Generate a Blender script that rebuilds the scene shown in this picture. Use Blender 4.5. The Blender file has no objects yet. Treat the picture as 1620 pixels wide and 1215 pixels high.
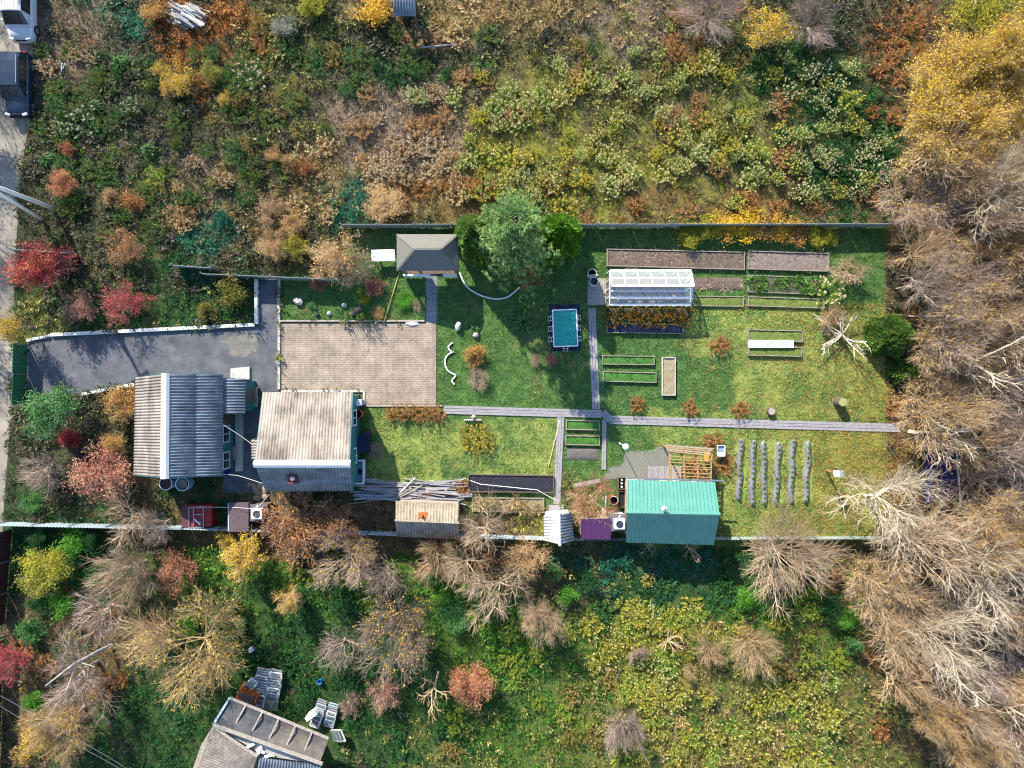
import bpy, math, random
import numpy as np
from mathutils import Vector, Matrix

# ------------------------------------------------------------------ camera, sky, sun, exposure
sc = bpy.context.scene
F, H = 1123.0, 50.0                      # focal length in photo pixels (1620 wide), flying height in metres
cam_d = bpy.data.cameras.new('camera'); cam = bpy.data.objects.new('camera', cam_d)
sc.collection.objects.link(cam); sc.camera = cam
cam.location = (0, 0, H); cam.rotation_euler = (0, 0, 0)
cam_d.sensor_width = 36; cam_d.lens = 36 * F / 1620; cam_d.clip_end = 2000
SUN_EL = math.radians(33)
SUN_TO = Vector((-0.45, 0.89, 0)).normalized()          # horizontal direction towards the sun
w = bpy.data.worlds.new('World'); sc.world = w; w.use_nodes = True
nt = w.node_tree; nt.nodes.clear()
sky = nt.nodes.new('ShaderNodeTexSky'); sky.sky_type = 'NISHITA'; sky.sun_disc = False; sky.ozone_density = 3.0; sky.dust_density = 0.4
sky.sun_elevation = SUN_EL; sky.sun_rotation = math.atan2(SUN_TO.x, SUN_TO.y)
bg = nt.nodes.new('ShaderNodeBackground'); bg.inputs[1].default_value = 0.15
wo = nt.nodes.new('ShaderNodeOutputWorld')
nt.links.new(sky.outputs[0], bg.inputs[0]); nt.links.new(bg.outputs[0], wo.inputs[0])
sl = bpy.data.lights.new('sun', 'SUN'); sl.energy = 5.0; sl.angle = math.radians(0.6); sl.color = (1, 0.91, 0.77)
so = bpy.data.objects.new('sun', sl); sc.collection.objects.link(so)
sdir = Vector((SUN_TO.x * math.cos(SUN_EL), SUN_TO.y * math.cos(SUN_EL), math.sin(SUN_EL)))
so.rotation_euler = sdir.to_track_quat('Z', 'Y').to_euler(); so.location = sdir * 120
sc.view_settings.view_transform = 'Standard'; sc.view_settings.look = 'None'
sc.view_settings.exposure = 1.18; sc.view_settings.gamma = 1; sc.view_settings.use_curve_mapping = False
sc.render.engine = 'CYCLES'
sc.cycles.max_bounces = 4; sc.cycles.diffuse_bounces = 2; sc.cycles.transparent_max_bounces = 8
sc.cycles.sample_clamp_indirect = 4; sc.cycles.filter_width = 1.1

# ------------------------------------------------------------------ helpers
rng = np.random.default_rng(7); random.seed(7)
C = sc.collection
ORI = {}
def P(px, py, h=0.0):
    k = (H - h) / F
    return Vector(((px - 810) * k, (607.5 - py) * k, h))
def S(hexs, k=1.0):
    hexs = hexs.lstrip('#'); o = []
    for i in (0, 2, 4):
        c = int(hexs[i:i + 2], 16) / 255
        o.append(min(1, k * (c / 12.92 if c <= 0.04045 else ((c + 0.055) / 1.055) ** 2.4)))
    return tuple(o)
def tag(o, label=None, cat=None, group=None, kind=None):
    if label: o['label'] = label
    if cat: o['category'] = cat
    if group: o['group'] = group
    if kind: o['kind'] = kind
    return o
def thing(name, label, cat, loc, group=None, kind=None):
    o = bpy.data.objects.new(name, None); C.objects.link(o); o.location = loc; o.empty_display_size = 0.2
    ORI[o.name] = Vector(loc)
    return tag(o, label, cat, group, kind)

class MB:
    def __init__(s): s.v = []; s.f = []
    def add(s, vs, fs):
        b = len(s.v); s.v += [tuple(x) for x in vs]; s.f += [tuple(i + b for i in f) for f in fs]; return s
    def quad(s, a, b, c, d): return s.add([a, b, c, d], [(0, 1, 2, 3)])
    def box(s, c, size, rz=0.0, rot=None):
        x, y, z = size[0] / 2, size[1] / 2, size[2] / 2
        R = rot if rot is not None else Matrix.Rotation(rz, 3, 'Z')
        vs = [Vector(c) + R @ Vector((i * x, j * y, k * z)) for k in (-1, 1) for (i, j) in ((-1, -1), (1, -1), (1, 1), (-1, 1))]
        return s.add(vs, [(3, 2, 1, 0), (4, 5, 6, 7), (0, 1, 5, 4), (1, 2, 6, 5), (2, 3, 7, 6), (3, 0, 4, 7)])
    def bar(s, a, b, wd, th):
        a, b = Vector(a), Vector(b); d = b - a
        return s.box((a + b) / 2, (d.length, wd, th), rot=d.to_track_quat('X', 'Z').to_matrix())
    def prism(s, poly, z0, z1):
        n = len(poly)
        ar = sum(poly[i][0] * poly[(i + 1) % n][1] - poly[(i + 1) % n][0] * poly[i][1] for i in range(n))
        if ar < 0: poly = poly[::-1]
        vs = [(p[0], p[1], z0) for p in poly] + [(p[0], p[1], z1) for p in poly]
        return s.add(vs, [tuple(range(n))[::-1], tuple(range(n, 2 * n))] + [(i, (i + 1) % n, n + (i + 1) % n, n + i) for i in range(n)])
    def tube(s, pts, r, n=8, cap=True):
        pts = [Vector(p) for p in pts]; rr = r if isinstance(r, (list, tuple)) else [r] * len(pts)
        vs = []; u = None
        for i, p in enumerate(pts):
            d = (pts[min(i + 1, len(pts) - 1)] - pts[max(i - 1, 0)]).normalized()
            if u is None: u = d.orthogonal().normalized()
            u = (u - d * u.dot(d)).normalized(); q = d.cross(u)
            vs += [p + (u * math.cos(t) + q * math.sin(t)) * rr[i] for t in [2 * math.pi * k / n for k in range(n)]]
        fs = [(i * n + k, i * n + (k + 1) % n, (i + 1) * n + (k + 1) % n, (i + 1) * n + k) for i in range(len(pts) - 1) for k in range(n)]
        if cap: fs += [tuple(range(n))[::-1], tuple(range((len(pts) - 1) * n, len(pts) * n))]
        return s.add(vs, fs)
    def lathe(s, prof, c=(0, 0, 0), n=20):
        c = Vector(c); vs = []
        for (r, z) in prof: vs += [c + Vector((r * math.cos(2 * math.pi * k / n), r * math.sin(2 * math.pi * k / n), z)) for k in range(n)]
        return s.add(vs, [(i * n + k, i * n + (k + 1) % n, (i + 1) * n + (k + 1) % n, (i + 1) * n + k) for i in range(len(prof) - 1) for k in range(n)])
    def build(s, name, mat, parent=None, smooth=False, bevel=0.0):
        o0 = ORI[parent.name] if parent is not None else Vector((0, 0, 0))
        me = bpy.data.meshes.new(name); me.from_pydata([tuple(Vector(x) - o0) for x in s.v], [], s.f)
        if mat is not None: me.materials.append(mat)
        if smooth: me.shade_smooth()
        me.update()
        o = bpy.data.objects.new(name, me); C.objects.link(o)
        if parent is not None: o.parent = parent
        ORI[o.name] = o0
        if bevel:
            m = o.modifiers.new('b', 'BEVEL'); m.width = bevel; m.segments = 2; m.limit_method = 'ANGLE'
        return o

def np_mesh(name, V, nper, col=None, rnd=None, mat=None, mats=None, midx=None, smooth=False):
    """V (n,3); faces of nper consecutive verts"""
    n = len(V); nf = n // nper
    me = bpy.data.meshes.new(name)
    me.vertices.add(n); me.vertices.foreach_set('co', np.ascontiguousarray(V, dtype=np.float32).ravel())
    me.loops.add(n); me.loops.foreach_set('vertex_index', np.arange(n, dtype=np.int32))
    me.polygons.add(nf); me.polygons.foreach_set('loop_start', np.arange(0, n, nper, dtype=np.int32))
    for m in ([mat] if mat else (mats or [])): me.materials.append(m)
    if midx is not None: me.polygons.foreach_set('material_index', np.asarray(midx, dtype=np.int32))
    me.update(calc_edges=True)
    if col is not None:
        a = me.attributes.new('Col', 'FLOAT_COLOR', 'POINT')
        cc = np.ones((n, 4), np.float32); cc[:, :3] = col; a.data.foreach_set('color', cc.ravel())
    if rnd is not None:
        a = me.attributes.new('rnd', 'FLOAT', 'POINT'); a.data.foreach_set('value', np.asarray(rnd, np.float32))
    if smooth: me.shade_smooth()
    return me
def link(name, me, parent=None, loc=(0, 0, 0)):
    o = bpy.data.objects.new(name, me); C.objects.link(o); o.location = loc; o.parent = parent; ORI[o.name] = Vector(loc)
    return o

# ------------------------------------------------------------------ materials
MATS = {}
def M(name, col, rough=0.8, var=0.18, scale=3.0, bump=0.15, bscale=30.0, metal=0.0, col2=None, spec=0.3, stretch=None, detail=6):
    if name in MATS: return MATS[name]
    m = bpy.data.materials.new(name); m.use_nodes = True; t = m.node_tree; N = t.nodes; L = t.links
    b = N['Principled BSDF']; b.inputs['Roughness'].default_value = rough; b.inputs['Metallic'].default_value = metal
    b.inputs['Specular IOR Level'].default_value = spec
    tc = N.new('ShaderNodeNewGeometry'); src = tc.outputs['Position']
    if stretch:
        mp = N.new('ShaderNodeMapping'); mp.inputs['Scale'].default_value = stretch; L.new(src, mp.inputs[0]); src = mp.outputs[0]
    n1 = N.new('ShaderNodeTexNoise'); n1.inputs['Scale'].default_value = scale; n1.inputs['Detail'].default_value = detail; n1.inputs['Roughness'].default_value = 0.65
    L.new(src, n1.inputs['Vector'])
    r = N.new('ShaderNodeValToRGB'); e = r.color_ramp.elements
    c2 = col2 or tuple(min(1, x * (1 + var)) for x in col); c1 = tuple(x * (1 - var) for x in col) if col2 is None else col
    e[0].position = 0.32; e[1].position = 0.68; e[0].color = (*c1, 1); e[1].color = (*c2, 1)
    L.new(n1.outputs['Fac'], r.inputs[0]); L.new(r.outputs[0], b.inputs['Base Color'])
    if bump:
        n2 = N.new('ShaderNodeTexNoise'); n2.inputs['Scale'].default_value = bscale; n2.inputs['Detail'].default_value = 4; L.new(src, n2.inputs['Vector'])
        bp = N.new('ShaderNodeBump'); bp.inputs['Strength'].default_value = bump; bp.inputs['Distance'].default_value = 0.05
        L.new(n2.outputs['Fac'], bp.inputs['Height']); L.new(bp.outputs[0], b.inputs['Normal'])
    MATS[name] = m; return m

def leaf_shader(m, color_out_fn, trans=0.35):
    m.use_nodes = True; t = m.node_tree; N = t.nodes; L = t.links; N.clear()
    out = N.new('ShaderNodeOutputMaterial'); d = N.new('ShaderNodeBsdfPrincipled'); d.inputs['Roughness'].default_value = 0.65
    d.inputs['Specular IOR Level'].default_value = 0.15
    tr = N.new('ShaderNodeBsdfTranslucent'); mx = N.new('ShaderNodeMixShader'); mx.inputs[0].default_value = trans
    c = color_out_fn(N, L)
    L.new(c, d.inputs['Base Color']); L.new(c, tr.inputs['Color']); L.new(d.outputs[0], mx.inputs[1]); L.new(tr.outputs[0], mx.inputs[2]); L.new(mx.outputs[0], out.inputs[0])
    return m
def leaf_mat(name, cols, trans=0.35):
    if name in MATS: return MATS[name]
    m = bpy.data.materials.new(name)
    def fn(N, L):
        a = N.new('ShaderNodeAttribute'); a.attribute_name = 'rnd'
        r = N.new('ShaderNodeValToRGB'); r.color_ramp.interpolation = 'LINEAR'
        e = r.color_ramp.elements
        while len(e) < len(cols): e.new(0.5)
        for i, cc in enumerate(cols): e[i].position = i / max(1, len(cols) - 1); e[i].color = (*cc, 1)
        L.new(a.outputs['Fac'], r.inputs[0]); return r.outputs[0]
    MATS[name] = leaf_shader(m, fn, trans); return m
def col_mat(name, trans=0.3):
    if name in MATS: return MATS[name]
    m = bpy.data.materials.new(name)
    def fn(N, L):
        a = N.new('ShaderNodeAttribute'); a.attribute_name = 'Col'; return a.outputs['Color']
    MATS[name] = leaf_shader(m, fn, trans); return m

_VG = {}
def vnoise(x, y, sc_, seed):
    if seed not in _VG: _VG[seed] = np.random.default_rng(seed).random((256, 256))
    g = _VG[seed]
    x = np.asarray(x) / sc_ + 1000; y = np.asarray(y) / sc_ + 1000
    xi = np.floor(x).astype(int); yi = np.floor(y).astype(int); fx = x - xi; fy = y - yi
    fx = fx * fx * (3 - 2 * fx); fy = fy * fy * (3 - 2 * fy); a = xi % 256; b = yi % 256; a1 = (a + 1) % 256; b1 = (b + 1) % 256
    return (g[a, b] * (1 - fx) + g[a1, b] * fx) * (1 - fy) + (g[a, b1] * (1 - fx) + g[a1, b1] * fx) * fy
def in_poly(x, y, poly):
    c = np.zeros(np.shape(x), bool); n = len(poly)
    for i in range(n):
        x1, y1 = poly[i]; x2, y2 = poly[(i + 1) % n]
        if y1 == y2: continue
        c ^= ((y1 > y) != (y2 > y)) & (x < (x2 - x1) * (y - y1) / (y2 - y1) + x1)
    return c
def rect(x0, y0, x1, y1): return [(x0, y0), (x1, y0), (x1, y1), (x0, y1)]
# ------------------------------------------------------------------ zones of the ground (photo pixels on the ground plane)
PAL = {k: [S(h) for h in v.split()] for k, v in {
    'dark':  '#38482a #464c32 #2c3c26 #5a5a40 #68664a #4e4a38 #6a6256 #5c5248',
    'green': '#3f6a26 #52802c #35602a #6a8a34',
    'deep':  '#25502a #2f6034 #1e4426 #44702f',
    'olive': '#647038 #7a7c44 #52622e #8c8a4c',
    'dry':   '#8f7e68 #a8937a #74664f #b09a86 #6a5c50',
    'tan':   '#a08a5a #b49c6c #86744a #c4aa78 #7c7848',
    'rust':  '#8c5428 #a06a38 #6c4424 #ae7c44 #7a5a34',
    'brown': '#80603e #96744a #664e34 #a88a5e #6c6038',
    'teal':  '#245e46 #2f6e52 #1b4c3c #467a5c',
    'gold':  '#8a9436 #a8ac44 #6c842e #c4bc58 #9c9044',
    'bare':  '#6c6048 #827254 #5c583a #565c38 #94825e',
    'brush': '#5e5044 #746250 #483c34 #8c7860 #665640 #94803c',
    'lawn':  '#476e3a #577c42 #3c6436 #6c8448',
    'lawny': '#82984a #9cac58 #688a40 #b6b068 #949c54',
}.items()}
KN = list(PAL)
#   px, py, rx, ry, kind, weight
BLOBS = [
 (250, 200, 260, 180, 'dark', 1.0), (120, 330, 110, 90, 'dark', .9), (330, 60, 90, 60, 'rust', 2.0), (190, 30, 50, 45, 'teal', 1.6), (110, 40, 70, 60, 'dry', .7),
 (90, 110, 60, 60, 'dry', .9), (430, 130, 80, 120, 'olive', 1.0), (560, 70, 90, 70, 'dark', 1.0), (600, 20, 80, 40, 'tan', 1.0), (640, 130, 110, 60, 'deep', .8),
 (660, 210, 110, 60, 'dry', 1.9), (480, 200, 80, 60, 'dry', .7), (560, 300, 45, 38, 'teal', 2.6), (310, 360, 50, 45, 'teal', 2.0), (460, 300, 90, 50, 'tan', 1.4),
 (650, 310, 120, 45, 'brown', 1.2), (690, 290, 90, 50, 'tan', 1.0), (240, 310, 90, 40, 'tan', .9), (300, 260, 90, 50, 'dry', .7), (160, 250, 80, 60, 'green', .7),
 (820, 20, 130, 40, 'tan', 1.6), (960, 40, 110, 40, 'dry', 1.0), (850, 80, 160, 40, 'dark', .7), (900, 200, 230, 130, 'bare', .9), (1180, 220, 230, 120, 'bare', .7), (980, 180, 220, 120, 'olive', .8), (1000, 230, 240, 120, 'gold', .7), (1130, 120, 150, 60, 'olive', .8),
 (1150, 320, 220, 30, 'brown', 1.0), (820, 200, 90, 60, 'gold', .9), (830, 290, 90, 40, 'gold', 1.0), (1000, 240, 110, 60, 'gold', .7), (1150, 190, 80, 60, 'gold', .6), (1330, 220, 110, 120, 'deep', 1.3),
 (1240, 120, 90, 60, 'deep', .9), (1350, 60, 90, 60, 'dark', 1.2), (1390, 70, 50, 50, 'rust', .9), (1130, 30, 80, 50, 'brush', 1.5), (1560, 10, 70, 30, 'green', 1.2), (1480, 30, 60, 50, 'rust', .6),
 (1560, 300, 170, 420, 'brush', 1.8), (1580, 850, 200, 330, 'brush', 2.0), (1440, 480, 60, 120, 'dark', 1.0), (1500, 1120, 130, 80, 'brush', 1.2), (1560, 180, 120, 120, 'tan', .8),
 (60, 390, 60, 30, 'dark', 1.0), (220, 460, 170, 60, 'deep', 1.3), (120, 440, 90, 40, 'dark', .8), (190, 440, 60, 40, 'brush', 1.0), (60, 500, 40, 30, 'olive', 1.0),
 (100, 720, 110, 110, 'dark', 1.6), (60, 790, 60, 60, 'deep', 1.2), (220, 800, 80, 50, 'brush', 1.2), (330, 780, 100, 30, 'deep', .9),
 (120, 900, 150, 80, 'deep', 1.3), (320, 940, 120, 60, 'green', 1.1), (200, 980, 130, 60, 'brush', 1.0), (100, 1100, 110, 110, 'brush', .9), (260, 1150, 150, 80, 'deep', 1.7),
 (440, 1010, 110, 70, 'deep', 1.5), (480, 840, 140, 60, 'brush', 1.2), (600, 930, 160, 60, 'green', 1.3), (700, 950, 60, 90, 'green', 1.0), (640, 830, 110, 40, 'brush', .9), (560, 1000, 90, 70, 'deep', .9),
 (640, 1130, 140, 100, 'deep', 1.5), (840, 1080, 140, 140, 'green', 1.7), (720, 1190, 100, 60, 'olive', 1.0), (900, 1120, 90, 120, 'olive', .9), (780, 880, 130, 60, 'brush', 1.3), (830, 940, 110, 60, 'brush', .8), (850, 840, 60, 30, 'gold', .9),
 (1000, 910, 140, 50, 'teal', .9), (1050, 930, 160, 60, 'deep', 1.4), (950, 970, 60, 80, 'olive', .9), (1180, 960, 90, 60, 'green', 1.5), (1140, 1130, 220, 120, 'gold', .9), (1020, 1010, 70, 80, 'gold', 1.3), (1120, 1080, 60, 40, 'dark', .9), (1200, 1130, 200, 90, 'green', .7), (1100, 1150, 160, 90, 'olive', .9), (1060, 1200, 70, 50, 'deep', .9), (1260, 1060, 80, 60, 'dark', .7), (1340, 1160, 90, 60, 'deep', 1.0), (1300, 1100, 120, 110, 'olive', 1.2), (1180, 1180, 180, 70, 'tan', .9), (1330, 990, 70, 70, 'green', 1.0), (1400, 1180, 80, 60, 'olive', 1.0),
 (1080, 1050, 70, 60, 'tan', .6), (1150, 1160, 170, 90, 'tan', .5), (1290, 1010, 70, 60, 'brown', .8), (1240, 1180, 120, 60, 'rust', .5), (1380, 1120, 60, 80, 'brown', .8), (900, 1080, 60, 80, 'tan', .4), (880, 910, 60, 50, 'dark', .7),
]
LAWN = [(445, 438), (542, 438), (545, 360), (1398, 360), (1405, 700), (1395, 862), (1140, 864), (1000, 864), (890, 740), (885, 800), (740, 812), (738, 760), (560, 790), (575, 640), (690, 640), (690, 508), (445, 508)]
YEL = [rect(1090, 484, 1430, 562), [(1158, 560), (1430, 560), (1430, 666), (1020, 664), (1024, 645), (1165, 650)], [(1020, 672), (1430, 680), (1430, 870), (1130, 864), (1136, 760), (1040, 705)], rect(582, 648, 700, 790), [(700, 660), (880, 660), (880, 790), (740, 750), (700, 720)]]  # yellowing lawn; borders trace a shade edge, lighter tone partly painted sunlight
EXCL = []                                 # polygons (photo px on the ground) where nothing grows
def kind_weights(px, py):
    px = np.asarray(px, float); py = np.asarray(py, float)
    wx = px + (vnoise(px, py, 45, 1) - .5) * 90 + (vnoise(px, py, 14, 2) - .5) * 30; wy = py + (vnoise(px, py, 45, 3) - .5) * 90 + (vnoise(px, py, 14, 4) - .5) * 30
    W = np.zeros((len(KN),) + px.shape)
    W[KN.index('dark')] += 0.12; W[KN.index('olive')] += 0.08; W[KN.index('dry')] += 0.03
    for (bx, by, rx, ry, k, q) in BLOBS:
        W[KN.index(k)] += q * np.exp(-(((wx - bx) / rx) ** 2 + ((wy - by) / ry) ** 2))
    W *= (0.3 + np.stack([.6 * vnoise(px, py, 30, 20 + i) + .6 * vnoise(px, py, 11, 50 + i) for i in range(len(KN))])) ** 2
    lw = in_poly(px, py, LAWN)
    yl = np.zeros(px.shape, bool)
    for p in YEL: yl |= in_poly(px + (vnoise(px, py, 12, 5) - .5) * 14, py + (vnoise(px, py, 12, 6) - .5) * 14, p)
    W[:, lw] = 0
    yy = np.clip(vnoise(px, py, 26, 9) * 1.2 + vnoise(px, py, 9, 10) * .5 - .25, .1, 1)
    W[KN.index('lawny')] = np.where(lw, np.where(yl, .35 + .6 * yy, .10 * yy), 0); W[KN.index('lawn')] = np.where(lw, np.where(yl, 1.0 - .7 * yy, .9), 0); wn = vnoise(px, py, 34, 12) * .65 + vnoise(px, py, 9, 13) * .35; W[KN.index('tan')] += np.where(lw, np.clip((wn - .66) * 4, 0, .55), 0)
    return W, lw
def ground_cols(px, py):
    W, lw = kind_weights(px, py); W = W ** 2; W /= W.sum(0)
    out = np.zeros(np.shape(px) + (3,))
    for i, k in enumerate(KN):
        c = np.mean(PAL[k], axis=0) * (0.9 if k.startswith('lawn') else 0.7)
        if k in ('gold', 'green', 'deep', 'teal'): c = c * .7 + np.array(S('#4a4030')) * .3
        out += W[i][..., None] * c
    return out

# ------------------------------------------------------------------ ground sheet
def build_ground():
    xs = np.concatenate([[-600, -200, -90, -55], np.linspace(-42, 42, 281), [55, 90, 200, 600]]); ys = np.concatenate([[-600, -200, -90, -48], np.linspace(-33, 33, 221), [48, 90, 200, 600]])
    X, Y = np.meshgrid(xs, ys); px = X / H * F + 810; py = 607.5 - Y / H * F
    Z = np.zeros_like(X)
    V = np.stack([X, Y, Z], -1).reshape(-1, 3); ny, nx = X.shape
    idx = np.arange(nx * ny).reshape(ny, nx)
    Fc = np.stack([idx[:-1, :-1], idx[:-1, 1:], idx[1:, 1:], idx[1:, :-1]], -1).reshape(-1, 4)
    me = bpy.data.meshes.new('ground'); me.from_pydata(V.tolist(), [], Fc.tolist())
    a = me.attributes.new('Col', 'FLOAT_COLOR', 'POINT'); cc = np.ones((len(V), 4), np.float32)
    cc[:, :3] = ground_cols(np.clip(px, -300, 1900), np.clip(py, -300, 1500)).reshape(-1, 3); far = np.clip((np.maximum(np.abs(V[:, 0]) - 38, np.abs(V[:, 1]) - 29)) / 4, 0, 1)[:, None]; cc[:, :3] = cc[:, :3] * (1 - far) + far * np.array(S('#6a6a40')); a.data.foreach_set('color', cc.ravel())
    m = bpy.data.materials.new('ground_earth'); m.use_nodes = True; t = m.node_tree; N = t.nodes; L = t.links; b = N['Principled BSDF']
    b.inputs['Roughness'].default_value = .95; b.inputs['Specular IOR Level'].default_value = .1
    at = N.new('ShaderNodeAttribute'); at.attribute_name = 'Col'; g = N.new('ShaderNodeNewGeometry')
    n1 = N.new('ShaderNodeTexNoise'); n1.inputs['Scale'].default_value = 6; n1.inputs['Detail'].default_value = 8; n1.inputs['Roughness'].default_value = .75; L.new(g.outputs['Position'], n1.inputs['Vector'])
    mr = N.new('ShaderNodeMapRange'); mr.inputs['From Min'].default_value = .3; mr.inputs['From Max'].default_value = .7; mr.inputs['To Min'].default_value = .55; mr.inputs['To Max'].default_value = 1.35; L.new(n1.outputs['Fac'], mr.inputs[0])
    mx = N.new('ShaderNodeVectorMath'); mx.operation = 'SCALE'; L.new(at.outputs['Color'], mx.inputs[0]); L.new(mr.outputs[0], mx.inputs['Scale']); L.new(mx.outputs[0], b.inputs['Base Color'])
    n2 = N.new('ShaderNodeTexNoise'); n2.inputs['Scale'].default_value = 14; n2.inputs['Detail'].default_value = 6; L.new(g.outputs['Position'], n2.inputs['Vector'])
    bp = N.new('ShaderNodeBump'); bp.inputs['Strength'].default_value = .5; bp.inputs['Distance'].default_value = .08; L.new(n2.outputs['Fac'], bp.inputs['Height']); L.new(bp.outputs[0], b.inputs['Normal'])
    me.materials.append(m); o = link('ground', me); tag(o, 'open ground of meadow and lawn around the garden plot', 'ground', kind='structure')
build_ground()

# ------------------------------------------------------------------ leaves
def unit(a): return a / np.maximum(np.linalg.norm(a, axis=-1, keepdims=True), 1e-9)
def leaf_quads(base, d, ln, wd, r, curl=0.0):
    """rhombus leaves: base (n,3), direction (n,3), length (n,), width (n,) -> (n*4,3)"""
    n = len(base); d = unit(d); up = np.tile([0, 0, 1.0], (n, 1)) + r.normal(0, .45, (n, 3)); s = unit(np.cross(d, up))
    ln = np.broadcast_to(ln, (n,))[:, None]; wd = np.broadcast_to(wd, (n,))[:, None]
    mid = base + d * ln * .5 + np.array([0, 0, 1.0]) * curl * ln
    return np.stack([base, mid - s * wd * .5, base + d * ln, mid + s * wd * .5], 1).reshape(-1, 3)
def weed_proto(kind, r, n=16):
    if kind == 'broad':
        z = r.random(n) ** .6 * 1.0; a = r.random(n) * 6.283; rad = r.random(n) * .25
        base = np.stack([np.cos(a) * rad, np.sin(a) * rad, z * .8], 1)
        d = np.stack([np.cos(a), np.sin(a), r.normal(.15, .35, n)], 1); ln = r.uniform(.25, .5, n); wd = ln * r.uniform(.35, .6, n)
    elif kind == 'blade':
        a = r.random(n) * 6.283; base = np.stack([np.cos(a), np.sin(a), 0 * a], 1) * r.random((n, 1)) * .12
        d = np.stack([np.cos(a), np.sin(a), r.uniform(.3, 1.6, n)], 1); ln = r.uniform(.6, 1.2, n); wd = r.uniform(.05, .09, n)
    elif kind == 'plume':
        st = r.integers(0, 4, n); ca = st * 1.6 + r.normal(0, .3, n); z = r.random(n) * .9 + .1
        base = np.stack([np.cos(ca) * (.1 + .22 * z), np.sin(ca) * (.1 + .22 * z), z], 1)
        a = r.random(n) * 6.283; d = np.stack([np.cos(a), np.sin(a), r.uniform(0, .9, n)], 1); ln = r.uniform(.15, .4, n); wd = ln * .3
    elif kind == 'lawn':
        a = r.random(n) * 6.283; base = np.stack([np.cos(a), np.sin(a), 0 * a], 1) * r.random((n, 1)) * 1.0
        d = np.stack([np.cos(a) , np.sin(a), r.uniform(.5, 2.2, n)], 1); ln = r.uniform(.6, 1.2, n); wd = r.uniform(.16, .3, n)
    return leaf_quads(base, d, ln, wd, r, -.05 if kind != 'lawn' else 0)
PROTO = {k: [weed_proto(k, np.random.default_rng(50 + i), 16 if k != 'lawn' else 10) for i in range(10)] for k in ('broad', 'blade', 'plume', 'lawn')}
SPEC = {  # kind: (shape mix, scale lo, scale hi, height mult)
 'dark': ('broad blade broad', .28, .6, 1.0), 'green': ('broad broad blade', .25, .5, .8), 'deep': ('broad broad blade', .22, .45, .8), 'olive': ('blade plume broad', .3, .6, 1.0),
 'dry': ('blade blade blade', .3, .6, .6), 'tan': ('blade plume blade', .35, .7, .9), 'rust': ('blade broad plume', .3, .65, .9), 'teal': ('broad', .3, .5, .7),
 'brown': ('blade plume blade', .3, .55, .8), 'gold': ('plume plume blade blade', .26, .46, 1.2), 'bare': ('blade blade plume', .28, .5, .6), 'brush': ('blade broad blade', .25, .5, .4)}
def scatter(px, py, kinds, r, colj=.28, lawn_only=False):
    """returns V, Col"""
    X = (px - 810) * H / F; Y = (607.5 - py) * H / F; Vs = []; Cs = []
    for ki, k in enumerate(KN):
        sel = np.where(kinds == ki)[0]
        if not len(sel): continue
        if k in SPEC: shapes, lo, hi, hm = SPEC[k]; shapes = shapes.split()
        else: shapes, lo, hi, hm = ['lawn'], .07, .15, .8
        if lawn_only: shapes, lo, hi, hm = ['lawn'], .11, .19, .5
        grp = r.integers(0, len(shapes) * 10, len(sel))
        for g in range(len(shapes) * 10):
            s = sel[grp == g]
            if not len(s): continue
            pv = PROTO[shapes[g // 10]][g % 10]; n = len(s); a = r.random(n) * 6.283; sca = r.uniform(lo, hi, n)
            if k in SPEC: sca *= .56 + .8 * vnoise(px[s], py[s], 22, 77)
            ca, sa = np.cos(a)[:, None], np.sin(a)[:, None]
            x = (pv[None, :, 0] * ca - pv[None, :, 1] * sa) * sca[:, None]; y = (pv[None, :, 0] * sa + pv[None, :, 1] * ca) * sca[:, None]; z = pv[None, :, 2] * sca[:, None] * hm
            Vs.append(np.stack([x + X[s][:, None], y + Y[s][:, None], np.maximum(z, .004) + 0 * x], -1).reshape(-1, 3))
            nl = len(pv) // 4; pc = np.array(PAL[k]); c = pc[r.integers(0, len(pc), n)][:, None, :] * (1 + r.normal(0, colj, (n, nl, 1)).clip(-.6, .8)) * (1 + r.normal(0, .06, (n, nl, 3)))
            pick = r.random((n, nl)) < .18; c[pick] = pc[r.integers(0, len(pc), pick.sum())]
            if k == 'gold' or k == 'olive':
                top = (pv.reshape(-1, 4, 3)[:, 2, 2] > .75)[None, :] & (r.random((n, nl)) < .4); c[top] = np.array(S('#c8ba78')) * (r.random((top.sum(), 1)) * .6 + .4)
            Cs.append(np.repeat(np.clip(c, .004, .9), 4, axis=1).reshape(-1, 3))
    return (np.concatenate(Vs), np.concatenate(Cs)) if Vs else (None, None)

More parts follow.
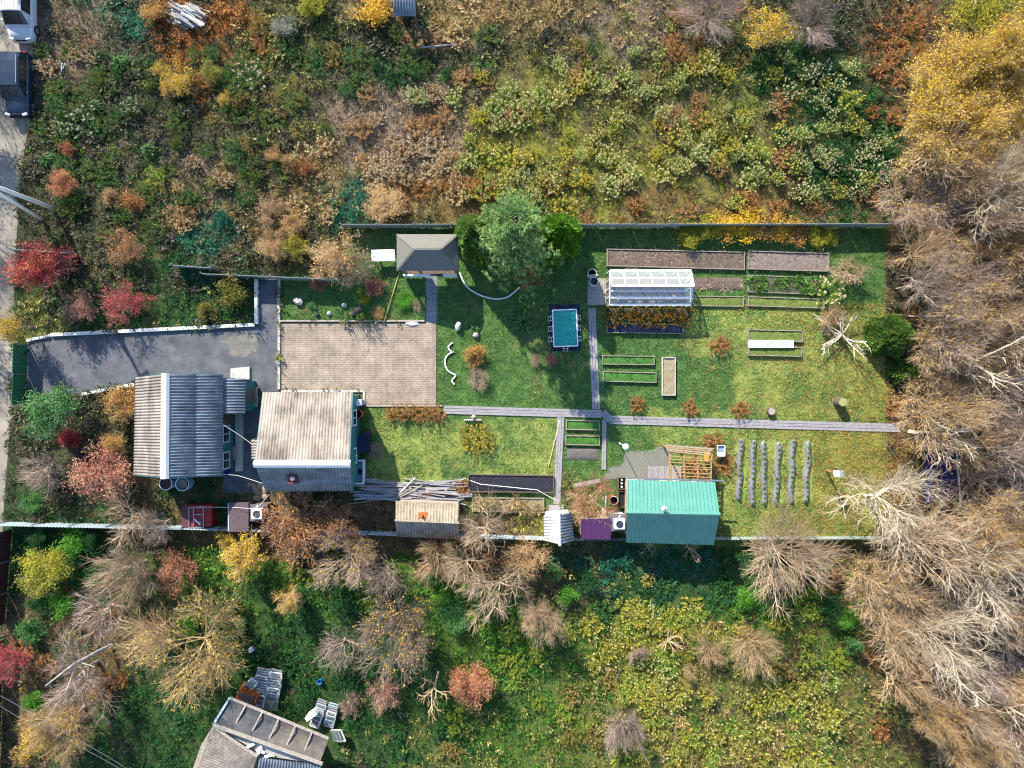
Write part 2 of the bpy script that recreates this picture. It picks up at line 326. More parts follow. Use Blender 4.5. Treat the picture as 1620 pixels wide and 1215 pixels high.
# ------------------------------------------------------------------ trees and shrubs
def tree_segs(seed, trunk, nchild, lens, rads, ang, up, segs=(5, 4, 3, 2, 2), wob=.16, flare=1.0):
    r = random.Random(seed); out = []
    def grow(p, d, L, rad, lvl):
        n = segs[lvl]; pts = [(p, d)]
        for i in range(n):
            d = (d + Vector((r.gauss(0, wob), r.gauss(0, wob), r.gauss(0, wob) + up[lvl]))).normalized()
            q = p + d * (L / n); k0 = 1 - .65 * i / n; k1 = 1 - .65 * (i + 1) / n
            out.append((p, q, rad * k0, rad * k1, lvl)); p = q; pts.append((p, d))
        if lvl + 1 < len(nchild) + 1 and lvl < len(nchild):
            m = nchild[lvl]; ph = r.random() * 6.28
            for c in range(m):
                t = (.25 if lvl else .45) + (.75 if lvl else .55) * (c + r.random() * .8) / m; t = min(t, .999)
                i = int(t * n); f = t * n - i; pp = pts[i][0].lerp(pts[i + 1][0], f); dd = pts[i + 1][1]
                az = ph + c * 2.4 + r.gauss(0, .3); o = dd.orthogonal().normalized(); o = Matrix.Rotation(az, 3, dd) @ o
                an = ang[lvl] * r.uniform(.7, 1.25)
                grow(pp, (dd * math.cos(an) + o * math.sin(an)).normalized(), lens[lvl + 1] * (r.uniform(.65, 1.2) if lvl else r.uniform(.5, 1.3)) * (1.1 - .4 * t), rads[lvl + 1], lvl + 1)
    grow(Vector((0, 0, 0)), Vector((r.gauss(0, .05), r.gauss(0, .05), 1)).normalized(), lens[0], rads[0], 0)
    return out
def segs_to_tris(segs, nside=3):
    p0 = np.array([s[0] for s in segs]); p1 = np.array([s[1] for s in segs]); r0 = np.array([s[2] for s in segs])[:, None]; r1 = np.array([s[3] for s in segs])[:, None]
    d = unit(p1 - p0); ref = np.where(np.abs(d[:, 2:3]) > .9, [[1., 0, 0]], [[0, 0, 1.]]); u = unit(np.cross(d, ref)); v = np.cross(d, u); q = []
    for k in range(nside):
        a, b = 6.2832 * k / nside, 6.2832 * (k + 1) / nside; A = u * math.cos(a) + v * math.sin(a); B = u * math.cos(b) + v * math.sin(b)
        q.append(np.stack([p0 + A * r0, p0 + B * r0, p1 + B * r1, p1 + A * r1], 1))
    return np.concatenate(q).reshape(-1, 3)
LIB = {}
def make_tree(key, seed, leafn, leaf_len, trunk_args, thick=1, leaf_lvl=3, spread=.12, leafw=.6):
    """library tree: (trunk mesh, crown mesh [0 twigs, 1 leaves], crown radius, height)"""
    sg = tree_segs(seed, None, *trunk_args); r = np.random.default_rng(seed)
    tv = segs_to_tris([s for s in sg if s[4] <= thick], 6); cs = [s for s in sg if s[4] > thick]
    cv = segs_to_tris(cs, 3); lv_ = np.tile(np.array([s[4] for s in cs], float), 3); rn = np.repeat(np.clip(1.0 - .27 * (lv_ - thick) + r.normal(0, .16, len(lv_)), 0, 1), 4); mi = np.zeros(len(cv) // 4, int)
    if leafn:
        ls = [s for s in sg if s[4] >= leaf_lvl]; ii = r.integers(0, len(ls), leafn); f = r.random((leafn, 1))
        a = np.array([ls[i][0] for i in ii]); b = np.array([ls[i][1] for i in ii]); base = a + (b - a) * f + r.normal(0, spread, (leafn, 3))
        d = r.normal(0, 1, (leafn, 3)); d[:, 2] -= .25; ln = r.uniform(.6, 1.25, leafn) * leaf_len
        lv = leaf_quads(base, d, ln, ln * leafw, r); cv = np.concatenate([cv, lv])
        cl = vnoise(base[:, 0] * 40 + base[:, 2] * 23, base[:, 1] * 40 - base[:, 2] * 31, 26, seed)
        rn = np.concatenate([rn, np.repeat(np.clip(.62 * cl + .5 * r.random(leafn) - .05, 0, 1), 4)]); mi = np.concatenate([mi, np.ones(leafn, int)])
    tm = np_mesh(key + '_trunk', tv, 4, rnd=np.repeat(.75 + .25 * r.random(len(tv) // 4), 4), mats=[None]); cm = np_mesh(key + '_crown', cv, 4, rnd=rn, mats=[None, None] if leafn else [None], midx=mi)
    pts = np.array([s[1] for s in sg]); R = np.percentile(np.hypot(pts[:, 0], pts[:, 1]), 97) + (.08 if leafn else 0); HH = pts[:, 2].max()
    LIB[key] = (tm, cm, R, HH)
# spreading bare trees with dense fine twigs; slender leafy trees; shrubs
for i in range(5):
    make_tree('bare%d' % i, 100 + i, 0, .1, ((9 + i % 3, 7, 5, 3), (2.0, 3.7, 2.2, 1.35, .75), (.14, .07, .034, .0185, .0125), (.85, .62, .58, .55), (.02, .04, .04, .02, .0), (5, 5, 4, 2, 1), .14))
for i in range(3):
    make_tree('speck%d' % i, 140 + i, 1300, .14, ((10, 8, 7, 4), (2.0, 3.4, 2.0, 1.2, .7), (.13, .055, .028, .0175, .013), (.85, .6, .55, .55), (.02, .05, .06, .04, .0), (5, 4, 3, 2, 1), .1))
for i in range(3):
    make_tree('leafy%d' % i, 200 + i, 5600, .125, ((8, 7, 6), (1.8, 2.0, 1.15, .7), (.10, .045, .022, .012), (.75, .75, .8), (.03, .10, .10, .05)), leaf_lvl=2, spread=.17)
for i in range(3):
    make_tree('thin%d' % i, 230 + i, 2300, .13, ((8, 7, 7), (1.5, 2.0, 1.2, .75), (.09, .04, .022, .013), (.8, .75, .8), (.03, .10, .10, .05)), leaf_lvl=2, spread=.12)
for i in range(3):
    make_tree('airy%d' % i, 245 + i, 6800, .145, ((10, 8, 7, 3), (1.8, 3.2, 1.9, 1.1, .6), (.12, .05, .026, .016, .012), (.85, .6, .6, .6), (.02, .05, .06, .04, .0), (5, 4, 3, 2, 1), .1), leaf_lvl=2, spread=.14)
for i in range(3):
    make_tree('bush%d' % i, 260 + i, 2300, .1, ((11, 7), (.35, .95, .5), (.05, .022, .011), (.95, .8), (.02, .10, .08)), thick=0, leaf_lvl=1, spread=.13)
for i in range(2):
    make_tree('twiggy%d' % i, 290 + i, 260, .09, ((16, 8, 4), (.3, 1.1, .55, .3), (.05, .02, .011, .008), (.9, .7, .7), (.02, .10, .08, .03)), thick=0, leaf_lvl=2, spread=.05)
for i in range(3):
    make_tree('hair%d' % i, 340 + i, 0, .1, ((26, 10, 7), (.8, 3.2, 1.6, .85), (.13, .036, .017, .0115), (.8, .5, .5), (.02, .03, .03, .0), (3, 6, 3, 1), .1), thick=0)
make_tree('snag0', 330, 0, .1, ((9, 5, 3), (8.0, 2.2, 1.2, .6), (.2, .06, .03, .015), (.8, .7, .6), (.02, .04, .03, .0), (8, 4, 2, 1), .05), thick=0)
make_tree('dead0', 320, 0, .1, ((6, 4, 3), (1.6, 2.0, .9, .5), (.11, .05, .03, .018), (1.0, .7, .7), (.02, .04, .03, .02)), thick=1)
make_tree('dead1', 321, 0, .1, ((9, 3, 3), (.8, 1.9, .9, .5), (.12, .055, .03, .018), (1.1, .6, .6), (.02, .05, .03, .02)), thick=1)
make_tree('dead2', 322, 0, .1, ((9, 8, 6, 4), (2.2, 4.2, 2.2, 1.2, .7), (.15, .06, .03, .017, .012), (.85, .6, .6, .6), (.02, .03, .02, .02, .0), (6, 6, 4, 2, 1), .13), thick=1)
def make_pine():
    r = np.random.default_rng(9); sg = [(Vector((0, 0, i * 1.0)), Vector((0, 0, i * 1.0 + 1)), .2 - .018 * i, .2 - .018 * (i + 1), 0) for i in range(10)]
    tips = []; dirs = []
    for z in np.arange(1.2, 10.0, .36):
        L = 2.55 * (1 - ((z - 1.2) / 9.6)) ** .75 + .25
        for k in range(8):
            a = r.random() * 6.283; l = L * r.uniform(.55, 1.2); d = np.array([math.cos(a), math.sin(a), .15 + .25 * z / 10]); b = np.array([0, 0, z])
            sg.append((Vector(b), Vector(b + d * l), .035, .012, 1)); d = d / np.linalg.norm(d)
            for q in np.arange(.3, 1.01, .17):
                for s in (-1, 0, 1):
                    o = np.array([-d[1], d[0], 0]) * s * l * .26 * (1.15 - q) * r.uniform(.5, 1.3); tips.append(b + d * l * q + o + r.normal(0, .05, 3)); dirs.append(d + o * 1.5 + np.array([0, 0, .35]))
    tips = np.array(tips); dirs = unit(np.array(dirs)); n = len(tips); k = 9
    base = np.repeat(tips, k, 0); d = np.repeat(dirs, k, 0) + r.normal(0, .55, (n * k, 3)); V = leaf_quads(base, d, r.uniform(.18, .34, n * k), .05, r)
    rn = np.repeat(np.clip(np.repeat(r.random(n), k) * .6 + r.random(n * k) * .4, 0, 1), 4)
    tv = segs_to_tris(sg, 5)
    LIB['pine'] = (np_mesh('pine_trunk', tv, 4, rnd=np.zeros(len(tv)), mats=[None]), np_mesh('pine_crown', V, 4, rnd=rn, mats=[None, None], midx=np.ones(len(V) // 4, int)), 2.5, 10.2)
make_pine()
def make_thuja(key, seed, n=5200):
    r = np.random.default_rng(seed); u = r.random(n) * 6.283; z = r.random(n); ph = vnoise(np.cos(u) * 60 + 80 + z * 60, np.sin(u) * 60 + 80 - z * 40, 16, seed)
    rad = np.sin(np.pi * (1 - z) * .5) ** .8 * (.72 + .4 * ph) * r.uniform(.7, 1.0, n) ** .5
    base = np.stack([np.cos(u) * rad, np.sin(u) * rad, z * 2.6], 1); d = np.stack([np.cos(u), np.sin(u), .7 + .8 * z], 1) + r.normal(0, .35, (n, 3))
    V = leaf_quads(base, d, r.uniform(.14, .28, n), r.uniform(.08, .14, n), r); rn = np.repeat(np.clip(ph * .8 + r.normal(0, .15, n), 0, 1), 4)
    tv = segs_to_tris([(Vector((0, 0, 0)), Vector((0, 0, 2.3)), .07, .02, 0)], 6)
    LIB[key] = (np_mesh(key + '_trunk', tv, 4, rnd=np.zeros(len(tv)), mats=[None]), np_mesh(key + '_crown', V, 4, rnd=rn, mats=[None, None], midx=np.ones(len(V) // 4, int)), 1.0, 2.7)
make_thuja('thuja0', 31); make_thuja('thuja1', 32)
def make_clump(key, seed, nst=46, plume=1.0, lean=.5):
    """tall herb clump: leafy stems that end in feathery heads; slot 0 leaves, slot 1 heads"""
    r = np.random.default_rng(seed); VV = []; RR = []; MI = []
    for i in range(nst):
        a = r.random() * 6.283; q = r.random() ** .5 * (.75 + .45 * math.sin(a * 2 + seed) ** 2); b = np.array([math.cos(a) * q * .6, math.sin(a) * q * .6, 0]); ht = r.uniform(.55, 1.2) * (1 - .25 * q)
        d = np.array([math.cos(a) * q * lean, math.sin(a) * q * lean, 1.0]); d /= np.linalg.norm(d); m = 15; t = r.uniform(.15, .95, m)[:, None]; an = r.random(m) * 6.283
        ld = np.stack([np.cos(an), np.sin(an), r.uniform(.3, .9, m)], 1); VV.append(leaf_quads(b + d * ht * t, ld, r.uniform(.13, .24, m), r.uniform(.035, .06, m), r, -.04)); RR.append(r.random(m)); MI.append(np.zeros(m, int))
        m = 9; an = r.random(m) * 6.283; ld = np.stack([np.cos(an), np.sin(an), r.uniform(.2, 1.6, m)], 1)
        if r.random() < plume: VV.append(leaf_quads(np.tile(b + d * ht * .97, (m, 1)), ld, r.uniform(.07, .16, m), r.uniform(.04, .075, m), r)); RR.append(r.random(m) * .6 + .4 * r.random()); MI.append(np.ones(m, int))
    V = np.concatenate(VV); LIB[key] = (None, np_mesh(key, V, 4, rnd=np.repeat(np.concatenate(RR), 4), mats=[None, None], midx=np.concatenate(MI)), .95, 1.1)
for i in range(5): make_clump('clump%d' % i, 400 + i, 44 + 4 * i, .85, .75)
for i in range(3): make_clump('meadow%d' % i, 440 + i, 62, .4, 1.0)
for i in range(2): make_clump('wilt%d' % i, 420 + i, 60, 1.0, 1.0)
for i in range(2): make_clump('flower%d' % i, 430 + i, 40, 1.0, .9)
def make_rosette(key, seed, n=70, L=1.0, wd=.07, el=(.15, 1.3)):
    r = np.random.default_rng(seed); a = r.random(n) * 6.283; e = r.uniform(*el, n); ln = r.uniform(.7, 1.05, n) * L; d = np.stack([np.cos(a) * np.cos(e), np.sin(a) * np.cos(e), np.sin(e)], 1)
    mid = d * ln[:, None] * .6; tip = mid + (d * [1, 1, .2] + [0, 0, -.25]) * ln[:, None] * .42; s = np.stack([-np.sin(a), np.cos(a), 0 * a], 1) * wd; b0 = d * .03
    A = np.stack([b0 - s * .4, b0 + s * .4, mid + s, mid - s], 1); B = np.stack([mid - s, mid + s, tip + s * .08, tip - s * .08], 1); V = np.concatenate([A, B]).reshape(-1, 3); rn = np.tile(np.repeat(r.random(n), 4), 2)
    LIB[key] = (None, np_mesh(key, V, 4, rnd=rn, mats=[None, None], midx=np.zeros(2 * n, int)), L, L)
make_rosette('rosette0', 500, 110, 1.0, .045); make_rosette('rosette1', 501, 60, 1.0, .07)

BARK = {}
def bark(name, c): return leaf_mat('bark_' + name, [S(c, .6), S(c, 1.0), S(c, 1.45)], 0.0)
def plant(name, key, px, py, rpx, hgt, label, cat, bk, lf, group=None, rz=None, base=False, hc=.6):
    """crown centred on photo pixel (px,py); its height gives the ground position"""
    tm, cm, R, HH = LIB[key]; h0 = 0 if base else hgt * hc
    p = P(px, py, h0); rad = rpx / F * (H - h0); s = rad / R; sz = hgt / HH; rz = rng.random() * 6.283 if rz is None else rz
    def setm(o, ml):
        for i, m in enumerate(ml):
            if i < len(o.material_slots): o.material_slots[i].link = 'OBJECT'; o.material_slots[i].material = m
    if tm is None:
        o = bpy.data.objects.new(name, cm); C.objects.link(o); o.location = (p.x, p.y, 0); o.rotation_euler = (0, 0, rz); o.scale = (s, s, sz)
        setm(o, [bk, lf]); return tag(o, label, cat, group)
    e = thing(name, label, cat, (p.x, p.y, 0), group); e.rotation_euler = (0, 0, rz); e.scale = (s * rng.uniform(.88, 1.12), s * rng.uniform(.88, 1.12), sz)
    for nm, me, ml in (('trunk', tm, [bk]), ('crown', cm, [bk, lf])):
        o = bpy.data.objects.new(nm, me); C.objects.link(o); o.parent = e; setm(o, ml)
    return e
# ------------------------------------------------------------------ materials used on built things
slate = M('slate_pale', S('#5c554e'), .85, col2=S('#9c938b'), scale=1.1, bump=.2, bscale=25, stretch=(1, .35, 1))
slate_b = M('slate_blue_grey', S('#565e68'), .85, col2=S('#848c94'), scale=2.2, bump=.2, bscale=25, stretch=(.4, 1, 1))  # bluish slate; on slopes turned from the sun its blue stands for shade
slate_d = M('slate_grey_shaded', S('#6a655e'), .9, col2=S('#a0968a'), scale=1.8, bump=.2)
slate_w = M('slate_tan_sunlit', S('#746b5e'), .9, col2=S('#9a8f7e'), scale=3, bump=.2)
ridge_w = M('ridge_cap_white', S('#d8d4ce'), .5, .08, bump=.05)
teal_wall = M('teal_siding', S('#2f6c70'), .6, .12, bump=.08)
teal_roof = M('teal_metal', S('#437a6e'), .42, .05, 1.2, bump=.03, spec=.4, col2=S('#4e867a'))
purple_roof = M('purple_metal', S('#4c2850'), .42, .06, 1.2, bump=.03, spec=.5)
wood = M('weathered_wood', S('#847a70'), .9, col2=S('#a8a096'), scale=5, bump=.3, bscale=40)
wood_d = M('dark_wood', S('#4e443c'), .9, col2=S('#6c6056'), scale=6, bump=.3)
wood_n = M('new_wood', S('#94704c'), .8, col2=S('#b48c64'), scale=6, bump=.2)
wood_g = M('grey_wood', S('#78767a'), .9, col2=S('#9c999c'), scale=8, bump=.35, stretch=(1, 1, 1), bscale=50)
concrete = M('concrete', S('#9a9894'), .9, col2=S('#bdbab4'), scale=4, bump=.2)
white_con = M('white_kerb', S('#c8c6c2'), .85, col2=S('#e6e4e0'), scale=5, bump=.15)
white_p = M('white_paint', S('#dcdcdc'), .5, .06, bump=.04)
white_pl = M('white_plastic', S('#e4e4e6'), .35, .05, bump=.02, spec=.5)
black_pl = M('black_film', S('#26262c'), .42, .25, 6, bump=.6, bscale=9, spec=.5)
navy = M('navy_groundsheet', S('#1b2740'), .7, .2, 5, bump=.3, bscale=12)
bluetarp = M('blue_tarp', S('#10194a'), .5, .2, 4, bump=.5, bscale=7)
soil = M('soil', S('#4a3f3a'), .95, col2=S('#75675c'), scale=9, bump=.8, bscale=22)
straw = M('straw_mulch', S('#746a56'), .95, col2=S('#a89a7c'), scale=14, bump=.8, bscale=30)
turf = M('turf', S('#346428'), .95, col2=S('#4c7c34'), scale=9, bump=.6, bscale=40)
asphalt = M('asphalt', S('#44474e'), .92, col2=S('#66686e'), scale=.9, bump=.25, bscale=60)
dirt = M('road_dirt', S('#6a6660'), .95, col2=S('#989082'), scale=.6, bump=.4, bscale=18)
gravel = M('gravel', S('#5e605a'), .95, col2=S('#8a8a80'), scale=16, bump=.9, bscale=35)
rust = M('rusty_steel', S('#6a3a20'), .8, col2=S('#a85a28'), scale=9, bump=.4)
black = M('black_rubber', S('#1a1a1c'), .7, .2, bump=.1)
dark_in = M('dark_interior', S('#141416'), .9, .2, bump=0)
steel = M('galvanised_steel', S('#9aa0a6'), .4, .1, 4, bump=.05, metal=.7)
red_p = M('red_paint', S('#8c2a26'), .5, .15, bump=.1)
maroon = M('maroon_paint', S('#55333a'), .6, .2, bump=.1)
shingle = M('shingle_grey', S('#5c5c58'), .9, col2=S('#7a786f'), scale=14, bump=.6, bscale=30)
fence_g = M('fence_grey_green', S('#6f7d78'), .7, col2=S('#8f9a94'), scale=2, bump=.1)
fence_green = M('fence_green', S('#2f6a4a'), .5, .1, bump=.05)
fence_brown = M('fence_brown', S('#4a2c2c'), .55, .12, bump=.05)
fence_blue = M('fence_pale_blue', S('#9aaab2'), .7, .12, bump=.1)
stone = M('stone', S('#8a8680'), .9, col2=S('#c4beb4'), scale=5, bump=.5)
glass_d = M('dark_glass', S('#16242c'), .08, .1, bump=0, spec=.8)

def brick_mat(name, c1, c2, mortar, sx, rough=.9, rot=0.0, ratio=.5):
    m = bpy.data.materials.new(name); m.use_nodes = True; t = m.node_tree; N = t.nodes; L = t.links; b = N['Principled BSDF']; b.inputs['Roughness'].default_value = rough; b.inputs['Specular IOR Level'].default_value = .2
    g = N.new('ShaderNodeNewGeometry'); br = N.new('ShaderNodeTexBrick'); br.inputs['Scale'].default_value = 1; br.inputs['Brick Width'].default_value = sx; br.inputs['Row Height'].default_value = sx * ratio; br.inputs['Mortar Size'].default_value = .012
    br.inputs['Color1'].default_value = (*c1, 1); br.inputs['Color2'].default_value = (*c2, 1); br.inputs['Mortar'].default_value = (*mortar, 1); L.new(g.outputs['Position'], br.inputs['Vector'])
    n = N.new('ShaderNodeTexNoise'); n.inputs['Scale'].default_value = .7; n.inputs['Detail'].default_value = 8; n.inputs['Roughness'].default_value = .7; L.new(g.outputs['Position'], n.inputs['Vector'])
    mr = N.new('ShaderNodeMapRange'); mr.inputs['From Min'].default_value = .3; mr.inputs['From Max'].default_value = .7; mr.inputs['To Min'].default_value = .62; mr.inputs['To Max'].default_value = 1.28; L.new(n.outputs['Fac'], mr.inputs[0])
    mx = N.new('ShaderNodeVectorMath'); mx.operation = 'SCALE'; L.new(br.outputs['Color'], mx.inputs[0]); L.new(mr.outputs[0], mx.inputs['Scale']); L.new(mx.outputs[0], b.inputs['Base Color'])
    bp = N.new('ShaderNodeBump'); bp.inputs['Strength'].default_value = .6; bp.inputs['Distance'].default_value = .02; bp.invert = True; L.new(br.outputs['Fac'], bp.inputs['Height']); L.new(bp.outputs[0], b.inputs['Normal'])
    return m
paver = brick_mat('concrete_pavers', S('#a49484'), S('#948678'), S('#746a60'), .17, ratio=.9)
paver_g = brick_mat('grey_pavers', S('#8f9294'), S('#7c8084'), S('#5c5e5c'), .2, ratio=.85)
def pane_mat():
    m = bpy.data.materials.new('polycarbonate'); m.use_nodes = True; t = m.node_tree; N = t.nodes; L = t.links; N.clear(); o = N.new('ShaderNodeOutputMaterial')
    tr = N.new('ShaderNodeBsdfTransparent'); tr.inputs[0].default_value = (.86, .9, .94, 1); d = N.new('ShaderNodeBsdfPrincipled'); d.inputs['Base Color'].default_value = (.75, .78, .8, 1); d.inputs['Roughness'].default_value = .25
    mx = N.new('ShaderNodeMixShader'); mx.inputs[0].default_value = .22; L.new(tr.outputs[0], mx.inputs[1]); L.new(d.outputs[0], mx.inputs[2]); L.new(mx.outputs[0], o.inputs[0]); return m
polycarb = pane_mat()
def water_mat():
    m = bpy.data.materials.new('pool_water'); m.use_nodes = True; b = m.node_tree.nodes['Principled BSDF']; N = m.node_tree.nodes; L = m.node_tree.links
    b.inputs['Base Color'].default_value = (*S('#1f9a8c'), 1); b.inputs['Roughness'].default_value = .06; b.inputs['Specular IOR Level'].default_value = .5
    g = N.new('ShaderNodeNewGeometry'); n = N.new('ShaderNodeTexNoise'); n.inputs['Scale'].default_value = 5; n.inputs['Detail'].default_value = 3; L.new(g.outputs['Position'], n.inputs['Vector'])
    r = N.new('ShaderNodeValToRGB'); r.color_ramp.elements[0].position = .35; r.color_ramp.elements[1].position = .7; r.color_ramp.elements[0].color = (*S('#1c8c80'), 1); r.color_ramp.elements[1].color = (*S('#2ca090'), 1); L.new(n.outputs['Fac'], r.inputs[0]); L.new(r.outputs[0], b.inputs['Base Color'])
    bp = N.new('ShaderNodeBump'); bp.inputs['Strength'].default_value = .15; bp.inputs['Distance'].default_value = .05; L.new(n.outputs['Fac'], bp.inputs['Height']); L.new(bp.outputs[0], b.inputs['Normal']); return m
water = water_mat()

# ------------------------------------------------------------------ roads, paving, paths
def flat(name, poly, mat, z, label, cat, th=None, excl=True, kind='structure'):
    pts = [tuple(P(x, y).xy) for x, y in poly]; mb = MB()
    n = len(pts); ar = sum(pts[i][0] * pts[(i + 1) % n][1] - pts[(i + 1) % n][0] * pts[i][1] for i in range(n))
    if ar < 0: pts = pts[::-1]
    if th: mb.prism(pts, z - th, z)
    else: mb.add([(x, y, z) for x, y in pts], [tuple(range(n))])
    o = mb.build(name, mat); tag(o, label, cat, kind=kind)
    if excl: EXCL.append(poly)
    return o
def wob(pts, amp=4, n=6, seed=0):
    r = random.Random(seed); out = []
    for i in range(len(pts)):
        a, b = pts[i], pts[(i + 1) % len(pts)]
        for k in range(n): t = k / n; out.append((a[0] + (b[0] - a[0]) * t + r.uniform(-amp, amp), a[1] + (b[1] - a[1]) * t + r.uniform(-amp, amp)))
    return out
rd = [(58, -140), (56, 0), (52, 60), (50, 180), (40, 230), (32, 290), (26, 380), (22, 470), (24, 540), (22, 640), (14, 700), (6, 800), (2, 900), (-6, 1300), (-160, 1300), (-160, -140)]
flat('road', rd, dirt, .006, 'pale dirt road where the two cars are parked', 'road')
drive = [(44, 541), (80, 532), (405, 516), (409, 516), (409, 441), (440, 441), (441, 618), (412, 622), (412, 780), (352, 780), (352, 655), (392, 655), (392, 600), (215, 604), (130, 622), (44, 628)]
flat('driveway', drive, asphalt, .010, 'dark asphalt driveway running in from the gate past the houses', 'driveway')
flat('concrete_apron', wob([(345, 540), (395, 525), (408, 545), (400, 560), (370, 560)], 6, 4, 3), M('worn_asphalt', S('#5c5a56'), .95, col2=S('#7c7872'), scale=2, bump=.3), .014, 'worn grey patch at the end of the asphalt', 'paving', excl=False)
flat('concrete_step', [(366, 583), (396, 580), (396, 600), (366, 602)], concrete, .16, 'low concrete step by the annex of the ridged slate house', 'step', th=.16, kind='thing')
court = [(445, 511), (690, 511), (690, 640), (575, 640), (575, 617), (445, 617)]
flat('courtyard_paving', court, paver, .03, 'courtyard paved with small square concrete pavers', 'paving', th=.03)
flat('footpath', [(674, 430), (692, 430), (692, 511), (674, 511)], paver_g, .028, 'narrow grey paver path from courtyard to gazebo', 'path', th=.02)
flat('gravel_yard', wob([(1000, 710), (1060, 706), (1065, 760), (960, 762), (962, 738), (985, 730)], 5, 4, 5), gravel, .012, 'grey gravel patch beside the teal roofed house', 'gravel')
EXCL += [rect(0, 0, 60, 190)]
def kerb(pts, label, wd=.16, ht=.12, mat=None, name='kerb', h2=None):
    mb = MB()
    for (a, b) in zip(pts[:-1], pts[1:]):
        A, B = P(*a), P(*b); A.z = B.z = ht / 2; mb.bar(A, B, wd, ht)
    o = mb.build(name, mat or white_con, bevel=.015); return tag(o, label, 'kerb', kind='structure')
kerb([(44, 539), (80, 531)], 'short bent kerb piece where the driveway meets the gate', .2, .18)
kerb([(82, 530), (404, 514)], 'long white kerb along the asphalt driveway', .24, .22)
kerb([(407, 442), (407, 513)], 'white kerb closing the alley beside the olive shrub', .22, .3)
kerb([(442, 442), (442, 616)], 'grey kerb between asphalt alley and paved courtyard', .18, .14, concrete)
kerb([(444, 508), (672, 508)], 'thin kerb between the rock garden and the courtyard', .12, .14, wood)
kerb([(445, 619), (575, 619)], 'pale kerb between courtyard and the cream slate house', .14, .1, concrete)
kerb([(576, 619), (576, 641)], 'short kerb at the courtyard corner by the rusty barrel', .14, .1, concrete)
kerb([(578, 642), (700, 642)], 'thin wooden edge between courtyard and dry hydrangeas', .12, .1, wood)
kerb([(131, 624), (214, 608)], 'pale kerb behind the orange shrubs by the slate house', .2, .2)
def boardwalk(a, b, wd, label, n=3, seglen=3.2, z=.06):
    A, B = P(*a), P(*b); d = (B - A); L = d.length; d.normalize(); s = Vector((-d.y, d.x, 0)); r = random.Random(int(a[0] + b[1]))
    t = thing('boardwalk', label, 'path', A, kind='structure'); pw = wd / n
    for i in range(n):
        x = -r.random() * 1.5
        while x < L - .05:
            x0 = max(0, x); x1 = min(L, x + seglen * r.uniform(.8, 1.2)); off = s * ((i + .5) * pw - wd / 2 + r.uniform(-.008, .008))
            p0 = A + d * x0 + off; p1 = A + d * (x1 - .012) + off; p0.z = z + r.uniform(-.008, .008); p1.z = z + r.uniform(-.008, .008)
            if x1 - x0 > .1: MB().bar(p0, p1, pw - .018, .04).build('plank', wood_g, t)
            x = x1
    hw = wd / 2 * F / H; q = Vector((s.x, -s.y)); EXCL.append([(a[0] + q.x * hw, a[1] + q.y * hw), (b[0] + q.x * hw, b[1] + q.y * hw), (b[0] - q.x * hw, b[1] - q.y * hw), (a[0] - q.x * hw, a[1] - q.y * hw)])
boardwalk((702, 648), (952, 655), .58, 'grey plank walk between the dry hydrangeas and the long lawn')
boardwalk((965, 664), (1425, 677), .6, 'grey plank walk leading past the film-covered ridges to the tarp shelter')
boardwalk((953, 652), (966, 665), .5, 'short slanted plank piece joining two walks')
boardwalk((936, 488), (943, 648), .55, 'grey plank walk between the pool and the turf beds')
boardwalk((887, 660), (881, 798), .5, 'grey plank walk beside the leaning bamboo pole')
boardwalk((956, 664), (955, 743), .32, 'narrow plank walk ending at the gravel patch', 2)
boardwalk((868, 805), (892, 805), .62, 'small wooden platform before the little slate privy', 4, z=.1)

# ------------------------------------------------------------------ fences
def fence(pts, h, label, mat, name='fence', panel=2.5, th=.05, rib=True, post=True, group=None):
    A0 = P(*pts[0]); t = thing(name, label, 'fence', A0, group)
    for (a, b) in zip(pts[:-1], pts[1:]):
        A, B = P(*a), P(*b); d = B - A; L = d.length; d.normalize(); n = max(1, round(L / panel)); s = Vector((-d.y, d.x, 0))
        for i in range(n):
            p0, p1 = A + d * (L * i / n + .03), A + d * (L * (i + 1) / n - .03); mb = MB(); m = max(2, int((p1 - p0).length / .11)); row = []
            for k in range(m + 1):
                q = p0.lerp(p1, k / m) + s * (th * (.5 if k % 2 else -.5) if rib else 0); row.append(q)
            hh = h + random.uniform(-.03, .03)
            for k in range(m):
                u, v = row[k], row[k + 1]; mb.quad((u.x, u.y, .05), (v.x, v.y, .05), (v.x, v.y, hh), (u.x, u.y, hh))
                mb.quad((u.x, u.y, hh), (v.x, v.y, hh), (v.x - s.x * .03, v.y - s.y * .03, hh), (u.x - s.x * .03, u.y - s.y * .03, hh))
            mb.build('panel', mat, t)
        if post:
            for i in range(n + 1):
                q = A + d * (L * i / n) + s * .07; MB().box((q.x, q.y, (h + .06) / 2), (.07, .07, h + .06)).build('post', steel, t)
fence([(545, 361), (1396, 360)], 1.3, 'long grey-green sheet fence between the field and the vegetable beds', fence_g)
fence([(285, 424), (345, 428)], 1.3, 'short dark sheet fence piece beside the dark teal creeper', fence_g)
fence([(330, 437), (545, 446)], 1.3, 'grey-green sheet fence behind the rock garden and alley', fence_g)
fence([(30, 399), (128, 405)], 1.3, 'dark sheet fence piece behind the crimson tree by the road', fence_g)
fence([(45, 545), (42, 640)], 1.5, 'green ribbed sheet gate across the driveway by the road', fence_green, 'driveway_gate', 2.1)
fence([(14, 825), (300, 831)], 1.4, 'pale blue-grey sheet fence beneath the bare trees near the road', fence_blue)
fence([(300, 831), (870, 848)], 1.3, 'weathered sheet fence running behind the tan slate shed', fence_blue)
fence([(870, 850), (1400, 848)], .9, 'low grey fence behind the teal roofed house', fence_g)
fence([(20, 836), (8, 985)], 1.7, 'dark brown ribbed sheet fence beside the road and yellow shrub', fence_brown)
